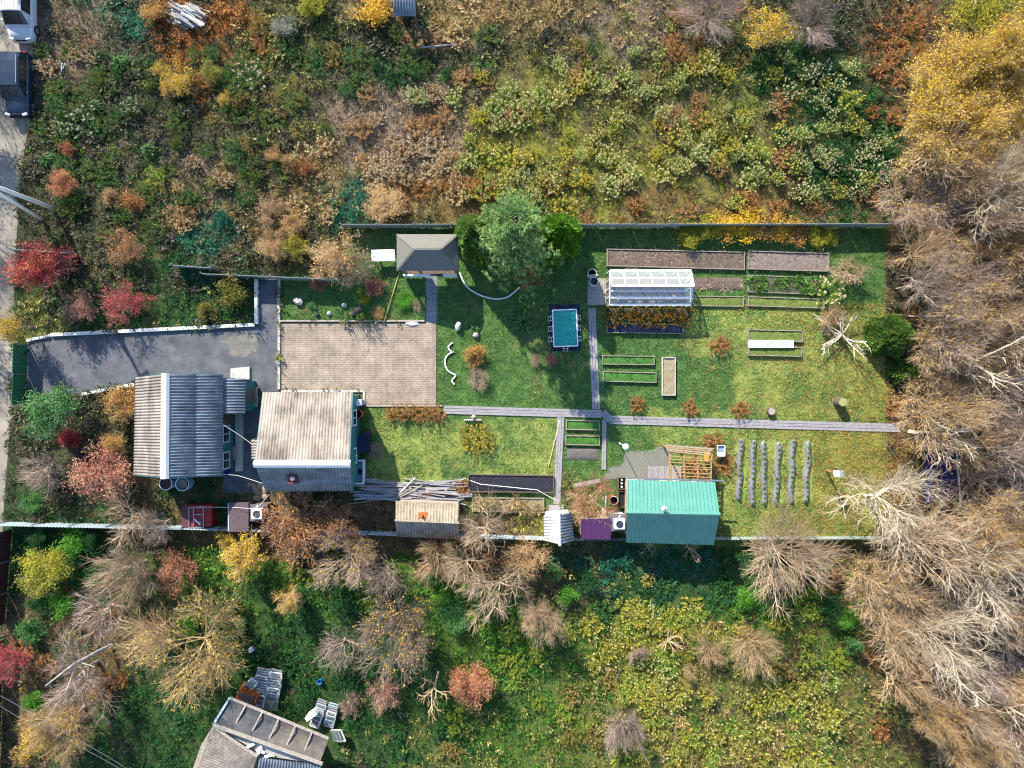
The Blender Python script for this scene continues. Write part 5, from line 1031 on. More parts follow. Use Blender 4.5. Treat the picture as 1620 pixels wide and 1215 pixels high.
frames('frame_stack', 'stack of white glazed frames at the far corner of the ruined house', 1260, 640, 9, -.35, 4, .6, 1.0, .35, (.03, .16)); frames('frame_stack', 'white glazed frames leaning next to the first white stack', 1390, 640, 7, -.3, 6, .6, 1.0, .35, (.03, .16)); frames('frame_stack', 'two teal-tinted glazed panels leaning on the ruined gable', 1450, 780, 2, -1.2, 5, .8, 1.2, .7)
p = G(1180, 640, 1.5); t = thing('propped_panel', 'bright white panel propped behind the ruined roof', 'panel', (p.x, p.y, 0)); MB().box((p.x, p.y, .6), (.85, .3, 1.1), .6).build('panel', white_p, t, bevel=.02)
p = G(560, 430, 1); t = thing('firewood_box', 'rust-brown crate of firewood tucked behind the ruined roof', 'crate', (p.x, p.y, 0)); MB().box((p.x, p.y, .5), (1.4, .9, 1.0), -.4).build('box', rust, t)
for k in range(6): MB().tube([(p.x - .5, p.y - .3 + k * .12, 1.05), (p.x + .5, p.y - .5 + k * .12, 1.06)], .06, 7).build('log', wood_d, t)
p = P(398, 1027, .3); t = thing('plastic_canister', 'small white canister lying on green weeds by the golden bare tree', 'canister', (p.x, p.y, 0)); MB().box((p.x, p.y, .35), (.25, .3, .4), .4).build('body', white_pl, t, bevel=.04); MB().tube([(p.x, p.y, .55), (p.x, p.y, .62)], .04, 8).build('cap', red_p, t)
p = P(506, 1078, .3); t = thing('bucket', 'tiny bright blue bucket in the green grass beyond the ruined house', 'bucket', (p.x, p.y, 0)); MB().lathe([(.001, .3), (.13, .3), (.18, .65), (.165, .65), (.12, .33)], (p.x, p.y, -.2), 14).build('pail', M('bright_blue_plastic', S('#1f7ad0'), .4, .1), t); MB().tube([(p.x - .18, p.y, .45), (p.x, p.y - .1, .52), (p.x + .18, p.y, .45)], .01, 6).build('handle', steel, t)

# ------------------------------------------------------------------ vehicles (front towards -y)
def vehicle(name, label, cx, cy, L, W, hood, roof, zs, paint, van=False):
    t = thing(name, label, 'van' if van else 'car', (cx, cy, 0))
    hw = W / 2
    st = [(-.5, .72, .45, .30), (-.485, .88, .62, .24), (-.45, .95, hood - .12, .2), (-.38, .98, hood - .04, .2), (-.22, 1, hood + .02, .2), (-.1, 1, hood + .05, .2), (.1, 1, hood + .06, .2), (.3, 1, hood + .06, .2), (.42, .98, hood + .04, .2), (.48, .94, hood, .24), (.5, .86, hood - .2, .32)]
    vs = []
    for (f, wf, zt, zb) in st:
        y = cy + f * L
        for (a, z) in ((-.9, zb), (-1, zb + .15), (-1, zt - .22), (-.93, zt - .06), (-.6, zt + .0), (0, zt + .035), (.6, zt), (.93, zt - .06), (1, zt - .22), (1, zb + .15), (.9, zb)): vs.append((cx + a * hw * wf, y, max(zb, z)))
    m = 11; n = len(st); fs = [(i * m + k, i * m + k + 1, (i + 1) * m + k + 1, (i + 1) * m + k) for i in range(n - 1) for k in range(m - 1)] + [tuple(range(m))[::-1], tuple(range((n - 1) * m, n * m))] + [(i * m, (i + 1) * m, (i + 1) * m + m - 1, i * m + m - 1) for i in range(n - 1)]
    body = MB().add(vs, fs).build('body', paint, t, smooth=True)
    # cabin: stations along y  (f, half width at belt, half width at roof, z top)
    cab = [(-.24 if not van else -.32, .0), (-.09 if not van else -.17, 1.0), (.1, 1.03), (.3, 1.0), (.43 if not van else .47, .94), (.485 if not van else .495, .0)]; vs = []; zb = hood + .0
    for (f, k) in cab:
        y = cy + f * L; zt = zb + .03 + (roof - zb - .03) * k
        for (a, z) in ((-.95, zb - .05), (-.95 + .15 * k, zb + (zt - zb) * .9), (-.6, zt), (0, zt + .03 * k), (.6, zt), (.95 - .15 * k, zb + (zt - zb) * .9), (.95, zb - .05)): vs.append((cx + a * hw, y, z))
    m = 7; fs = [(i * m + k, i * m + k + 1, (i + 1) * m + k + 1, (i + 1) * m + k) for i in range(len(cab) - 1) for k in range(m - 1)]
    MB().add(vs, fs).build('cabin', paint, t, smooth=False)
    g = [Vector(v) for v in vs]
    def pane(nm, a, b, c_, d_, ins=.1):
        c0 = (a + b + c_ + d_) / 4; nr = (b - a).cross(d_ - a).normalized(); out = c0 - Vector((cx, cy, roof * .6)); nr = nr if nr.dot(out) > 0 else -nr
        MB().quad(*[p_.lerp(c0, ins) + nr * .02 for p_ in (a, b, c_, d_)]).build(nm, glass_d, t)
    for (nm, i, t0, t1) in (('windshield', 0, .1, .93), ('rear_window', 4, .1, .8)):
        va = [g[i * m + k].lerp(g[(i + 1) * m + k], t0) for k in range(1, 6)]; vb = [g[i * m + k].lerp(g[(i + 1) * m + k], t1) for k in range(1, 6)]; up = Vector((0, (-.02 if i == 0 else .02), .03)); ve = [v_ + up for v_ in va + vb]
        MB().add(ve, [(k, k + 1, k + 6, k + 5) for k in range(4)]).build(nm, glass_d, t)
    for i in range(1, 4):
        pane('side_window', g[i * m + 5], g[(i + 1) * m + 5], g[(i + 1) * m + 6], g[i * m + 6], .1); pane('side_window', g[i * m + 1], g[(i + 1) * m + 1], g[(i + 1) * m], g[i * m], .1)
    for sx in (-1, 1):
        for f in (-.32, .3):
            wx, wy = cx + sx * (hw - .1), cy + f * L; tyre = MB().tube([(wx - .11, wy, .33), (wx + .11, wy, .33)], .33, 20).build('wheel', black, t); MB().tube([(wx + sx * .112, wy, .33), (wx + sx * .118, wy, .33)], .2, 14).build('rim', steel, tyre)
        MB().box((cx + sx * hw * .66, cy - .478 * L, hood - .22), (.34, .16, .14), sx * .3).build('headlight', M('headlight_glass', S('#c8d0d4'), .15, .05, bump=0), t, bevel=.03); MB().box((cx + sx * hw * .78, cy + .493 * L, hood - .12), (.24, .1, .3)).build('taillight', M('tail_red', S('#a01820'), .3, .1), t, bevel=.02)
        MB().box((cx + sx * (hw + .1), cy - (.17 if not van else .24) * L, hood + .12), (.2, .12, .14)).build('wing_mirror', paint, t, bevel=.03)
        MB().tube([(cx + sx * hw * .66, cy - .06 * L, roof + .06), (cx + sx * hw * .66, cy + .38 * L, roof + .05)], .03, 8).build('roof_rail', steel if not van else white_p, t)
    MB().box((cx, cy - .497 * L, .42), (W * .72, .1, .14)).build('bumper', black if not van else paint, t, bevel=.03); MB().box((cx, cy - .49 * L, .6), (W * .45, .06, .1)).build('grille', black, t)
    for k in ((-.3, 0, .3) if van else ()): MB().box((cx + k, cy + .12 * L, roof + .035), (.04, L * .5, .02)).build('roof_rib', paint, t)
carw = M('car_white', S('#b4b8be'), .25, .03, bump=0, spec=.6); card = M('car_dark_blue', S('#17283a'), .22, .05, bump=0, spec=.7)
vehicle('parked_van', 'white minivan parked on the dirt road beside the field', -34.1, 26.2, 4.7, 1.75, 1.0, 1.85, 0, carw, True)
vehicle('parked_car', 'dark blue wagon with silver roof rails parked behind the white minivan', -34.4, 20.8, 4.35, 1.8, .95, 1.58, 0, card)
# ------------------------------------------------------------------ leaf colours
def LM(name, cols, tr=.35, k=1.0): return leaf_mat(name, [S(c, k) for c in cols.split()], tr)
bk_pale = bark('pale', '#b09a80'); bk_tan = bark('tan', '#b09674'); bk_grey = bark('grey', '#7c7068'); bk_dark = bark('dark', '#574a42'); bk_mauve = bark('mauve', '#a08e82'); bk_white = bark('white', '#bcae98'); bk_gold = bark('gold', '#a8946c')
L_red = LM('leaf_crimson', '#5a2430 #98363f #b85048 #c48a5e'); L_red2 = LM('leaf_red', '#7a2a34 #b84048 #d05a50'); L_pink = LM('leaf_pinkish', '#7a4a44 #a4685a #bc8a6e #c4a07c'); L_salmon = LM('leaf_salmon', '#96583c #bc7a54 #cc9a6e'); L_or = LM('leaf_orange', '#7e5830 #a87c44 #c09656 #b89c58'); L_apr = LM('leaf_apricot', '#98704a #bc9464 #ceb080 #a8945a'); L_rust = LM('leaf_rust', '#6a4226 #946038 #b88450 #c89a60')
L_yel = LM('leaf_yellow', '#a8861c #d0a828 #e0c040 #c8b040'); L_yg = LM('leaf_yellow_green', '#6a7424 #9a9a30 #c0b03c'); L_gold = LM('leaf_gold', '#a87c28 #cc9c34 #dcb448 #b89030'); L_ol = LM('leaf_olive', '#4a5224 #6a6c30 #88803a #9a8a40'); L_gr = LM('leaf_green', '#24502a #3a6e38 #5a8a4c #7aa068'); L_brt = LM('leaf_bright', '#2a6420 #4a8a28 #74a83a'); L_pine = LM('needle_blue_green', '#3c6840 #648a4e #90aa68 #a8ba7a'); L_thu = LM('thuja_green', '#3a6a24 #5c8c2c #8cae38'); L_thu2 = LM('thuja_dull', '#446a2e #648640 #90a04c'); L_deep = LM('leaf_deep', '#1c4426 #2c5c30 #44743c'); L_tanl = LM('leaf_tan', '#8c6e48 #b08c60 #c8a878'); L_head = LM('herb_heads', '#b8a070 #dccca0 #e8dcb8 #e0cc6c'); L_headw = LM('herb_heads_white', '#a09a80 #ccc4ac #d8d0bc'); L_headg = LM('herb_heads_gold', '#b89a34 #dcc454 #e4d47c'); L_hg = LM('herb_green', '#5a7c34 #84a044 #a8b854'); L_hd = LM('herb_dark', '#34582e #4a7442 #6c8c4c'); L_hy = LM('herb_yellow', '#76842e #9a9e3e #b8ae50'); L_teal = LM('leaf_teal', '#1b5444 #2a6e56 #4a8c70')
L_birch = LM('leaf_birch', '#b08c2c #d8ae3c #e8c858 #c8a848')
# ------------------------------------------------------------------ single trees and shrubs
T = plant
T('ash_tree', 'leafy1', 50, 440, 54, 4.6, 'crimson and orange leaved tree by the road above the driveway gate', 'tree', bk_grey, L_red)
T('ornamental_shrub', 'thin0', 180, 492, 52, 2.4, 'thin red-leaved shrub spread along the driveway kerb', 'shrub', bk_grey, L_red2)
T('ornamental_shrub', 'thin1', 120, 478, 34, 2.2, 'sparse grey-twigged shrub between the crimson tree and the red shrub', 'shrub', bk_grey, L_pink)
T('young_tree', 'thin2', 22, 512, 34, 4.0, 'sparse yellow tree overhanging the road at the driveway', 'tree', bk_grey, L_yel)
T('rounded_shrub', 'bush0', 366, 460, 31, 1.9, 'rounded olive and orange shrub beside the alley kerb', 'shrub', bk_dark, L_ol)
T('rounded_shrub', 'bush1', 322, 490, 18, 1.1, 'small olive shrub next to the driveway kerb', 'shrub', bk_dark, L_ol)
T('fruit_tree', 'thin0', 545, 396, 60, 4.4, 'apricot-leaved fruit tree standing beside the gazebo', 'tree', bk_tan, L_apr)
T('fruit_tree', 'twiggy0', 560, 425, 40, 2.6, 'bare-twigged fruit tree under the apricot-leaved one', 'tree', bk_pale, L_apr)
T('leafy_shrub', 'thin2', 462, 400, 32, 1.7, 'yellow-green shrub next to the apricot-leaved fruit tree', 'shrub', bk_dark, L_yg); T('leafy_shrub', 'thin1', 430, 380, 32, 1.7, 'tan and gold shrub growing outside the fence by the alley', 'shrub', bk_tan, L_tanl)
T('leafy_shrub', 'bush1', 500, 445, 18, .9, 'small red-tipped shrub under the apricot-leaved tree', 'shrub', bk_dark, L_pink)
T('broadleaf_tree', 'leafy0', 86, 652, 50, 4.0, 'dense blue-green leaved tree at the foot of the driveway', 'tree', bk_grey, L_gr)
T('leafy_shrub', 'leafy2', 184, 640, 38, 2.6, 'golden orange shrub against the slate house, the one by the kerb', 'shrub', bk_grey, L_or); T('leafy_shrub', 'leafy1', 178, 696, 34, 2.6, 'golden orange shrub against the slate house, next to the pink-red tree', 'shrub', bk_grey, L_or)
T('leafy_tree', 'leafy2', 152, 762, 54, 3.4, 'pink-red leaved tree near the corner of the slate house', 'tree', bk_grey, L_pink); T('bare_shrub', 'bare1', 58, 738, 48, 3.0, 'dark mauve bare shrub below the blue-green tree', 'shrub', bk_mauve, None)
T('leafy_shrub', 'bush1', 105, 690, 20, 1.2, 'small shrub with dark red leaves below the blue-green tree', 'shrub', bk_grey, L_red2)
T('bare_tree', 'bare0', 195, 822, 66, 4.4, 'pale bare tree overhanging the blue-grey fence', 'tree', bk_pale, None); T('bare_tree', 'hair1', 192, 905, 62, 5.4, 'pale bare tree just beyond the blue-grey fence', 'tree', bk_pale, None); T('bare_tree', 'bare3', 155, 970, 50, 3.5, 'dusky mauve bare tree between yellow shrub and golden bare tree', 'tree', bk_mauve, None)
T('bare_tree', 'bare4', 250, 830, 45, 3.2, 'low bare tree beside the red steel bin', 'tree', bk_mauve, None)
T('leafy_shrub', 'leafy0', 74, 905, 46, 2.6, 'bright yellow shrub beside the brown road fence', 'shrub', bk_grey, L_yg); T('leafy_shrub', 'thin1', 275, 916, 44, 2.6, 'brick-red shrub beyond the blue-grey fence', 'shrub', bk_grey, L_salmon)
T('leafy_tree', 'thin2', 392, 896, 50, 3.6, 'bright yellow leaved tree beyond the tank stall', 'tree', bk_pale, L_yel); T('leafy_tree', 'thin0', 352, 848, 24, 2.4, 'small yellow sapling by the red steel bin', 'tree', bk_grey, L_yel)
T('leafy_tree', 'thin1', 480, 815, 70, 3.6, 'rusty brown leaved tree behind the cream slate house', 'tree', bk_grey, L_rust); T('leafy_tree', 'thin1', 545, 835, 44, 3.2, 'thin rusty leaved tree between the cream house and tan shed', 'tree', bk_grey, L_rust); T('leafy_tree', 'thin2', 435, 850, 46, 3.0, 'rusty brown leaved tree next to the bright yellow one', 'tree', bk_grey, L_rust)
T('birch_tree', 'thin0', 448, 944, 30, 5.0, 'slender golden leaved birch beyond the yellow tree', 'tree', bk_white, L_gold)
T('bare_tree', 'speck1', 300, 1030, 104, 6.5, 'broad golden bare tree near the ruined house', 'tree', bk_gold, L_gold, hc=.55); T('bare_tree', 'bare1', 225, 1010, 60, 4.5, 'brownish bare tree merging with the golden bare tree', 'tree', bk_tan, None)
T('bare_tree', 'bare0', 105, 1080, 76, 6.0, 'bare mauve-brown tree beside a pale leaning trunk', 'tree', bk_mauve, None); T('leafy_tree', 'speck1', 90, 1150, 66, 5.2, 'half bare tree with yellow leaves under the power lines', 'tree', bk_tan, L_yel); T('leafy_tree', 'thin2', 60, 1185, 36, 4.0, 'low yellow leaved tree under the power lines', 'tree', bk_grey, L_yel); T('leafy_shrub', 'thin1', 14, 1058, 38, 2.6, 'scarlet shrub by the road beyond the brown fence', 'shrub', bk_grey, L_red2)
A, B = P(155, 1030, 1.2), P(72, 1085, 5.0); t = thing('leaning_trunk', 'pale leaning trunk forking over the dark brush', 'tree', (A.x, A.y, 0)); MB().tube([(A.x + .3, A.y, 0), A, A.lerp(B, .5) + Vector((0, .2, 0)), B], [.11, .1, .07, .03], 8).build('trunk', concrete, t); MB().tube([A.lerp(B, .45), P(104, 1095, 4.2)], [.05, .02], 7).build('branch', concrete, t); MB().tube([A.lerp(B, .35), P(150, 1055, 2.6)], [.04, .02], 7).build('branch', concrete, t)
T('bare_tree', 'speck2', 625, 1000, 78, 6.0, 'grey bare tree flecked with yellow leaves in the green thicket', 'tree', bk_grey, L_gold); T('bare_shrub', 'bare3', 535, 1025, 40, 3.2, 'mauve bare shrub beside the grey flecked tree', 'shrub', bk_mauve, None)
T('leafy_shrub', 'thin0', 600, 1088, 44, 2.6, 'pinkish shrub below the grey flecked tree', 'shrub', bk_mauve, L_pink); T('leafy_shrub', 'leafy2', 753, 1072, 42, 3.0, 'salmon leaved shrub standing alone in the green meadow', 'shrub', bk_mauve, L_salmon); T('dead_tree', 'dead0', 686, 1095, 40, 5.5, 'dead sapling with bare forked branches beside the salmon shrub', 'tree', bk_tan, None); T('bare_shrub', 'twiggy1', 545, 1120, 26, 1.7, 'bare twigs growing around the white glazed frames', 'shrub', bk_mauve, L_salmon)
T('bare_tree', 'speck1', 545, 890, 62, 4.6, 'bare tree with few yellow leaves behind the pole pile', 'tree', bk_mauve, L_yel); T('bare_tree', 'hair2', 690, 885, 48, 4.0, 'orange-tan bare tree beside the tan shed', 'tree', bk_tan, None); T('bare_tree', 'bare4', 770, 850, 60, 4.6, 'pale bare tree growing between the tan shed and straw bed', 'tree', bk_pale, None); T('bare_tree', 'bare0', 790, 935, 66, 5.4, 'pale bare tree in the brush behind the straw bed', 'tree', bk_pale, None); T('bare_tree', 'speck2', 855, 982, 42, 4.6, 'round bare tree tipped with rusty leaves beyond the brush', 'tree', bk_pale, L_rust); T('bare_tree', 'thin2', 845, 868, 46, 3.0, 'tan wispy tree beside the little privy', 'tree', bk_tan, L_tanl); T('bare_tree', 'bare1', 610, 905, 46, 3.6, 'bare tree behind the tan slate shed', 'tree', bk_mauve, None); T('bare_tree', 'bare3', 735, 900, 44, 4.6, 'leaning bare tree with a long pale trunk in the brush', 'tree', bk_pale, None)
T('bare_tree', 'hair0', 1246, 885, 86, 5.2, 'broad fine-twigged bare tree below the film ridges', 'tree', bk_pale, None); T('bare_shrub', 'hair1', 1202, 1028, 46, 3.6, 'fan-shaped bare shrub in the tall yellow meadow', 'shrub', bk_tan, None); T('bare_shrub', 'hair2', 1130, 1036, 27, 2.2, 'small round bare shrub beside the fan-shaped one', 'shrub', bk_tan, None); T('bare_shrub', 'twiggy0', 1094, 1066, 17, 1.4, 'tiny bare shrub in the yellow meadow', 'shrub', bk_tan, L_tanl); T('bare_shrub', 'hair0', 992, 1160, 44, 3.4, 'mauve-grey bare shrub at a dark hollow in the meadow', 'shrub', bk_mauve, None); T('bare_shrub', 'twiggy1', 1006, 1034, 26, 2.0, 'bare twigs rising from the dense yellow herb patch', 'shrub', bk_mauve, L_tanl); T('dead_tree', 'dead1', 1062, 1022, 24, 2.6, 'two-forked dead shrub beside the yellow herb patch', 'shrub', bk_pale, None)
T('bare_shrub', 'dead1', 1095, 872, 22, 2.4, 'orange-twigged bare shrub behind the teal roof', 'shrub', bk_tan, None); T('bare_shrub', 'dead0', 1025, 868, 20, 2.0, 'low bare shrub at the eave of the teal roof', 'shrub', bk_tan, None)
T('viburnum_tree', 'speck1', 938, 790, 50, 2.8, 'bare pink-twigged tree dotted with red berries by the purple lean-to', 'tree', bk_tan, LM('berries', '#c03a28 #d8583a #e07a50'))
T('dead_tree', 'dead1', 1345, 530, 54, 2.6, 'pale dead shrub with thick spreading limbs on the lawn edge', 'shrub', bk_white, None); T('bare_shrub', 'twiggy1', 1312, 500, 30, 1.8, 'thin orange-leaved shrub beside the pale dead shrub', 'shrub', bk_tan, L_or); T('bare_shrub', 'twiggy0', 1350, 430, 34, 2.0, 'greyish bare shrub at the corner of the sheet fence', 'shrub', bk_pale, L_tanl)
T('herb_bush', 'flower1', 1318, 458, 24, 1.4, 'pale yellow herb bush at the end of the strawberry bed', 'shrub', L_hg, L_head); T('pine_sapling', 'thuja1', 1420, 530, 36, 3.4, 'small bright green pine at the edge of the bare woods', 'tree', bk_dark, L_thu2)
T('pine_sapling', 'thuja0', 1440, 585, 22, 2.4, 'small green pine in the shade of the bare woods', 'tree', bk_dark, L_thu2)
T('blue_pine', 'pine', 815, 370, 72, 9.5, 'tall blue-green pine beside the gazebo', 'tree', bk_dark, L_pine, hc=.55)
T('arborvitae', 'thuja0', 748, 372, 33, 5.0, 'rounded green arborvitae between the gazebo and the pine', 'tree', bk_dark, L_thu2, hc=.5); T('arborvitae', 'thuja1', 886, 370, 36, 5.5, 'bright green arborvitae on the greenhouse side of the pine', 'tree', bk_dark, L_thu, hc=.5)
T('leafy_shrub', 'bush0', 832, 438, 24, .9, 'low rusty orange shrub at the foot of the pine', 'shrub', bk_dark, L_or)
for i, (x, y, a, lab) in enumerate(((1095, 372, 17, 'low yellow-green hedge shrub starting the row on the sheet fence'), (1122, 364, 22, 'yellow-green hedge shrub above the long dark soil bed'), (1152, 359, 22, 'golden hedge shrub next to the yellow-green ones'), (1180, 360, 24, 'tallest golden hedge shrub on the sheet fence'), (1208, 366, 22, 'brownish gold hedge shrub above the gap between two beds'), (1236, 362, 22, 'golden hedge shrub above the pale dry soil bed'), (1264, 370, 18, 'orange-tinged hedge shrub above the pale dry soil bed'), (1290, 372, 17, 'small yellow-green hedge shrub close to the end of the row'), (1310, 373, 12, 'smallest yellow-green hedge shrub ending the row'))): T('forsythia_shrub', 'bush%d' % (i % 3), x, y, a * 1.4, .95, lab, 'shrub', bk_dark, (L_yg, L_yg, L_gold, L_yel, L_or, L_gold, L_or, L_yg, L_yg)[i])
T('bare_tree', 'hair2', 1130, 8, 60, 3.4, 'mauve bare bush at the top of the goldenrod field', 'tree', bk_mauve, None); T('leafy_shrub', 'thin1', 1208, 36, 48, 3.0, 'bright yellow shrub beside the mauve bare bush', 'shrub', bk_grey, L_yel); T('leafy_shrub', 'leafy0', 1550, 6, 50, 3.0, 'yellow-green shrub in front of the yellow birches', 'shrub', bk_grey, L_yg); T('bare_tree', 'hair0', 1290, 25, 50, 3.2, 'thin mauve bare bush between yellow shrub and dark thicket', 'tree', bk_mauve, None)
# garden plants
T('yucca_plant', 'rosette0', 827, 510, 27, .9, 'large spiky rosette plant on the shaded lawn by the pool', 'plant', L_hd, None, base=True)
T('rose_bush', 'bush1', 752, 556, 24, 1.1, 'orange leaved rose bush on the shaded lawn', 'shrub', bk_dark, L_or); T('dry_shrub', 'twiggy0', 757, 597, 24, 1.0, 'oval brown dry shrub below the orange rose bush', 'shrub', bk_mauve, L_tanl); T('dry_shrub', 'twiggy1', 850, 568, 16, .9, 'dull maroon shrub near the pool sheet', 'shrub', bk_mauve, L_red2); T('dry_shrub', 'thin1', 870, 572, 14, .8, 'small scarlet shrub near the pool sheet', 'shrub', bk_mauve, L_red2)
T('hosta_plant', 'rosette1', 751, 522, 13, .6, 'small leafy plant before the grey boulder', 'plant', L_hd, None, base=True); T('hosta_plant', 'rosette1', 577, 465, 14, .7, 'spreading green plant in the rock garden', 'plant', L_hg, None, base=True); T('hosta_plant', 'rosette0', 570, 502, 12, .5, 'grassy tuft beside the cut log', 'plant', L_hg, None, base=True); T('dwarf_shrub', 'bush2', 577, 476, 10, .6, 'small pale yellow shrub in the rock garden', 'shrub', bk_dark, L_yg); T('dwarf_shrub', 'bush0', 600, 495, 14, .5, 'tan low shrub near the bamboo pole', 'shrub', bk_dark, L_tanl); T('dwarf_shrub', 'bush1', 640, 480, 20, .5, 'bright green cushion plant beside the paver path', 'shrub', bk_dark, L_brt); T('dwarf_shrub', 'twiggy0', 660, 482, 12, .6, 'brown dried plant beside the paver path', 'shrub', bk_mauve, L_tanl); T('dwarf_shrub', 'bush2', 494, 482, 9, .4, 'pale blue-green cushion plant between two stones', 'shrub', bk_dark, L_gr)
T('dwarf_shrub', 'bush0', 590, 455, 20, .8, 'mauve creeping shrub at the edge of the rock garden', 'shrub', bk_mauve, L_pink)
for x in (622, 640, 657, 674, 692): T('hydrangea_bush', 'wilt%d' % (x % 2), x, 654, 13, .8, 'dried tan hydrangea in the row along the courtyard walk', 'shrub', L_rust, L_tanl, group='row of dried hydrangeas')
for i, (x, y, a) in enumerate(((740, 685, 14), (755, 680, 13), (768, 692, 13), (745, 702, 14), (760, 712, 13), (772, 706, 10), (735, 697, 9))): T('flower_clump', 'flower%d' % (i % 2), x, y, a, .6, 'yellow-green flower clump in the round lawn bed', 'plant', L_hy, L_headg if i % 2 else L_tanl, group='clumps of the round lawn flower bed')
L_mar = LM('marigold', '#b05a14 #d88a1c #e8a828 #c85020')
for i in range(16): x = 968 + (i % 8) * 17 + rng.uniform(-4, 4); y = 493 + (i // 8) * 13 + rng.uniform(-3, 3); T('marigold_clump', 'flower%d' % (i % 2), x, y, 12, .6, 'orange flowering clump in the dark bed along the greenhouse', 'plant', L_deep, L_mar, group='orange flowers along the greenhouse')
for (x, y, a, lab) in ((1008, 640, 13, 'dry brown tuft between upright straw bed and plank walk'), (1093, 645, 13, 'dry tan tuft on the lawn beside the plank walk'), (1172, 648, 14, 'dry tan tuft near the grey cut stump'), (1140, 545, 15, 'pinkish dry tuft near the framed grassy beds'), (1130, 700, 16, 'rusty leafed clump beside the timber lattice'), (1145, 735, 18, 'rusty leafed clump below the washstand'), (1100, 742, 18, 'rust vine clump inside the timber lattice'), (733, 770, 12, 'rust brown clump at the end of the pole pile'), (668, 786, 14, 'rust brown clump growing on the pole pile'), (592, 712, 20, 'bare mauve twigs beside the dark blue box')): T('dry_clump', 'twiggy0' if 'bare' in lab else 'wilt0', x, y, a, .7, lab, 'shrub', bk_mauve if 'bare' in lab else L_rust, L_tanl)
# ------------------------------------------------------------------ shrubs of the field
fld = [('orange-pink shrub near the utility pole', 92, 285, 30, 1.8, 'leafy2', L_salmon), ('small salmon shrub above the orange-pink one', 105, 235, 14, 1.0, 'bush0', L_salmon), ('tan dome-shaped shrub beside rusty grass', 430, 247, 17, 1.4, 'bush1', L_tanl), ('second tan dome-shaped shrub touching the rusty grass', 455, 254, 18, 1.4, 'bush2', L_tanl), ('rust-coloured low shrub below the tan domes', 480, 262, 18, 1.0, 'bush0', L_rust), ('tan dome shrub near the dark teal creeper', 172, 310, 18, 1.3, 'bush1', L_tanl), ('brown dome shrub near the dark teal creeper', 205, 318, 22, 1.3, 'bush2', L_rust), ('golden tan rounded shrub outside the fence behind the gazebo', 613, 326, 33, 1.6, 'leafy0', L_apr), ('tan shrub overhanging the alley end of the fence', 420, 340, 36, 1.6, 'thin0', L_tanl), ('orange-tan shrub above the alley fence', 470, 345, 32, 1.6, 'thin2', L_or), ('dark brown thorny shrub beside the dark teal creeper', 190, 385, 40, 1.8, 'thin1', L_rust), ('yellow shrub in the dark weeds closest to the rusty grass', 245, 108, 24, 1.6, 'thin0', L_yel), ('largest yellow shrub of the dark weeds', 285, 118, 30, 1.8, 'thin1', L_yel), ('yellow-green shrub of the dark weeds', 325, 108, 24, 1.7, 'thin2', L_yg), ('low yellow shrub of the dark weeds, past the largest one', 360, 150, 20, 1.3, 'thin0', L_yel), ('yellow shrub over brown twigs below the largest one', 270, 145, 24, 1.4, 'thin2', L_gold), ('olive shrub with brown twigs near the white scrap heap', 240, 20, 26, 1.6, 'bush1', L_or), ('yellow-green shrub near the open shelter', 495, 8, 30, 1.7, 'bush0', L_yg), ('tan yellow shrub beside the open shelter', 590, 20, 34, 1.7, 'bush2', L_gold), ('grey feathery shrub in the weeds', 445, 45, 24, 1.5, 'bush1', LM('leaf_grey', '#6a7064 #8a8c80 #a0a090'))]
for (lab, x, y, a, h, key, lf) in fld: T('wild_shrub', key, x, y, a, h, lab, 'shrub', bk_grey, lf)
for i, (x, y, a) in enumerate(((395, 120, 24), (185, 96, 22), (128, 190, 24), (145, 165, 18), (205, 165, 14), (70, 250, 20), (95, 205, 16), (230, 235, 18))): T('fern_clump', 'rosette0' if i % 2 else 'clump1', x, y, a, 1.3, 'tall dark green spiky weed clump in the dark field', 'plant', L_hd, L_headw, group='spiky green clumps of the dark field')
# goldenrod clumps: positions read off the photograph, fillers drawn around them
gp = [(775, 175), (800, 150), (820, 165), (850, 150), (790, 195), (830, 190), (870, 175), (885, 150), (760, 120), (660, 150), (725, 155), (890, 105), (905, 140), (930, 120), (960, 130), (985, 190), (1000, 85), (1010, 135), (1030, 145), (985, 105), (970, 200), (940, 235), (960, 250), (920, 245), (985, 270), (1005, 280), (965, 290), (1000, 290), (930, 290), (1035, 245), (1040, 190), (1060, 180), (1075, 185), (1065, 215), (1085, 215), (1120, 190), (1135, 200), (1165, 185), (1180, 195), (1150, 175), (1120, 215), (1100, 110), (1080, 120), (1125, 100), (1150, 115), (1050, 270), (1080, 265), (1095, 245), (1120, 250), (1140, 265), (1175, 240), (1195, 235), (1210, 250), (1180, 285), (1200, 270), (1165, 310), (1240, 215), (1265, 210), (1285, 150), (1275, 120), (1300, 110), (1320, 130), (1250, 100), (1245, 140), (1225, 120), (1215, 165), (1340, 200), (1350, 160), (1250, 260), (1270, 250), (1290, 240), (1310, 255), (1330, 250), (1350, 270), (1370, 240), (1390, 230), (1280, 290), (1300, 300), (1330, 300), (1355, 310), (1380, 290), (1400, 270), (1255, 305), (1235, 285), (1405, 240), (760, 240), (780, 250), (800, 240), (820, 255), (770, 275), (790, 285), (815, 280), (840, 285), (860, 270), (850, 300), (880, 290), (830, 305), (790, 305), (760, 300), (745, 215), (880, 260), (735, 255), (1370, 200), (1320, 180), (1340, 100), (1230, 60), (1300, 205)]
lit = lambda x: x < 1180
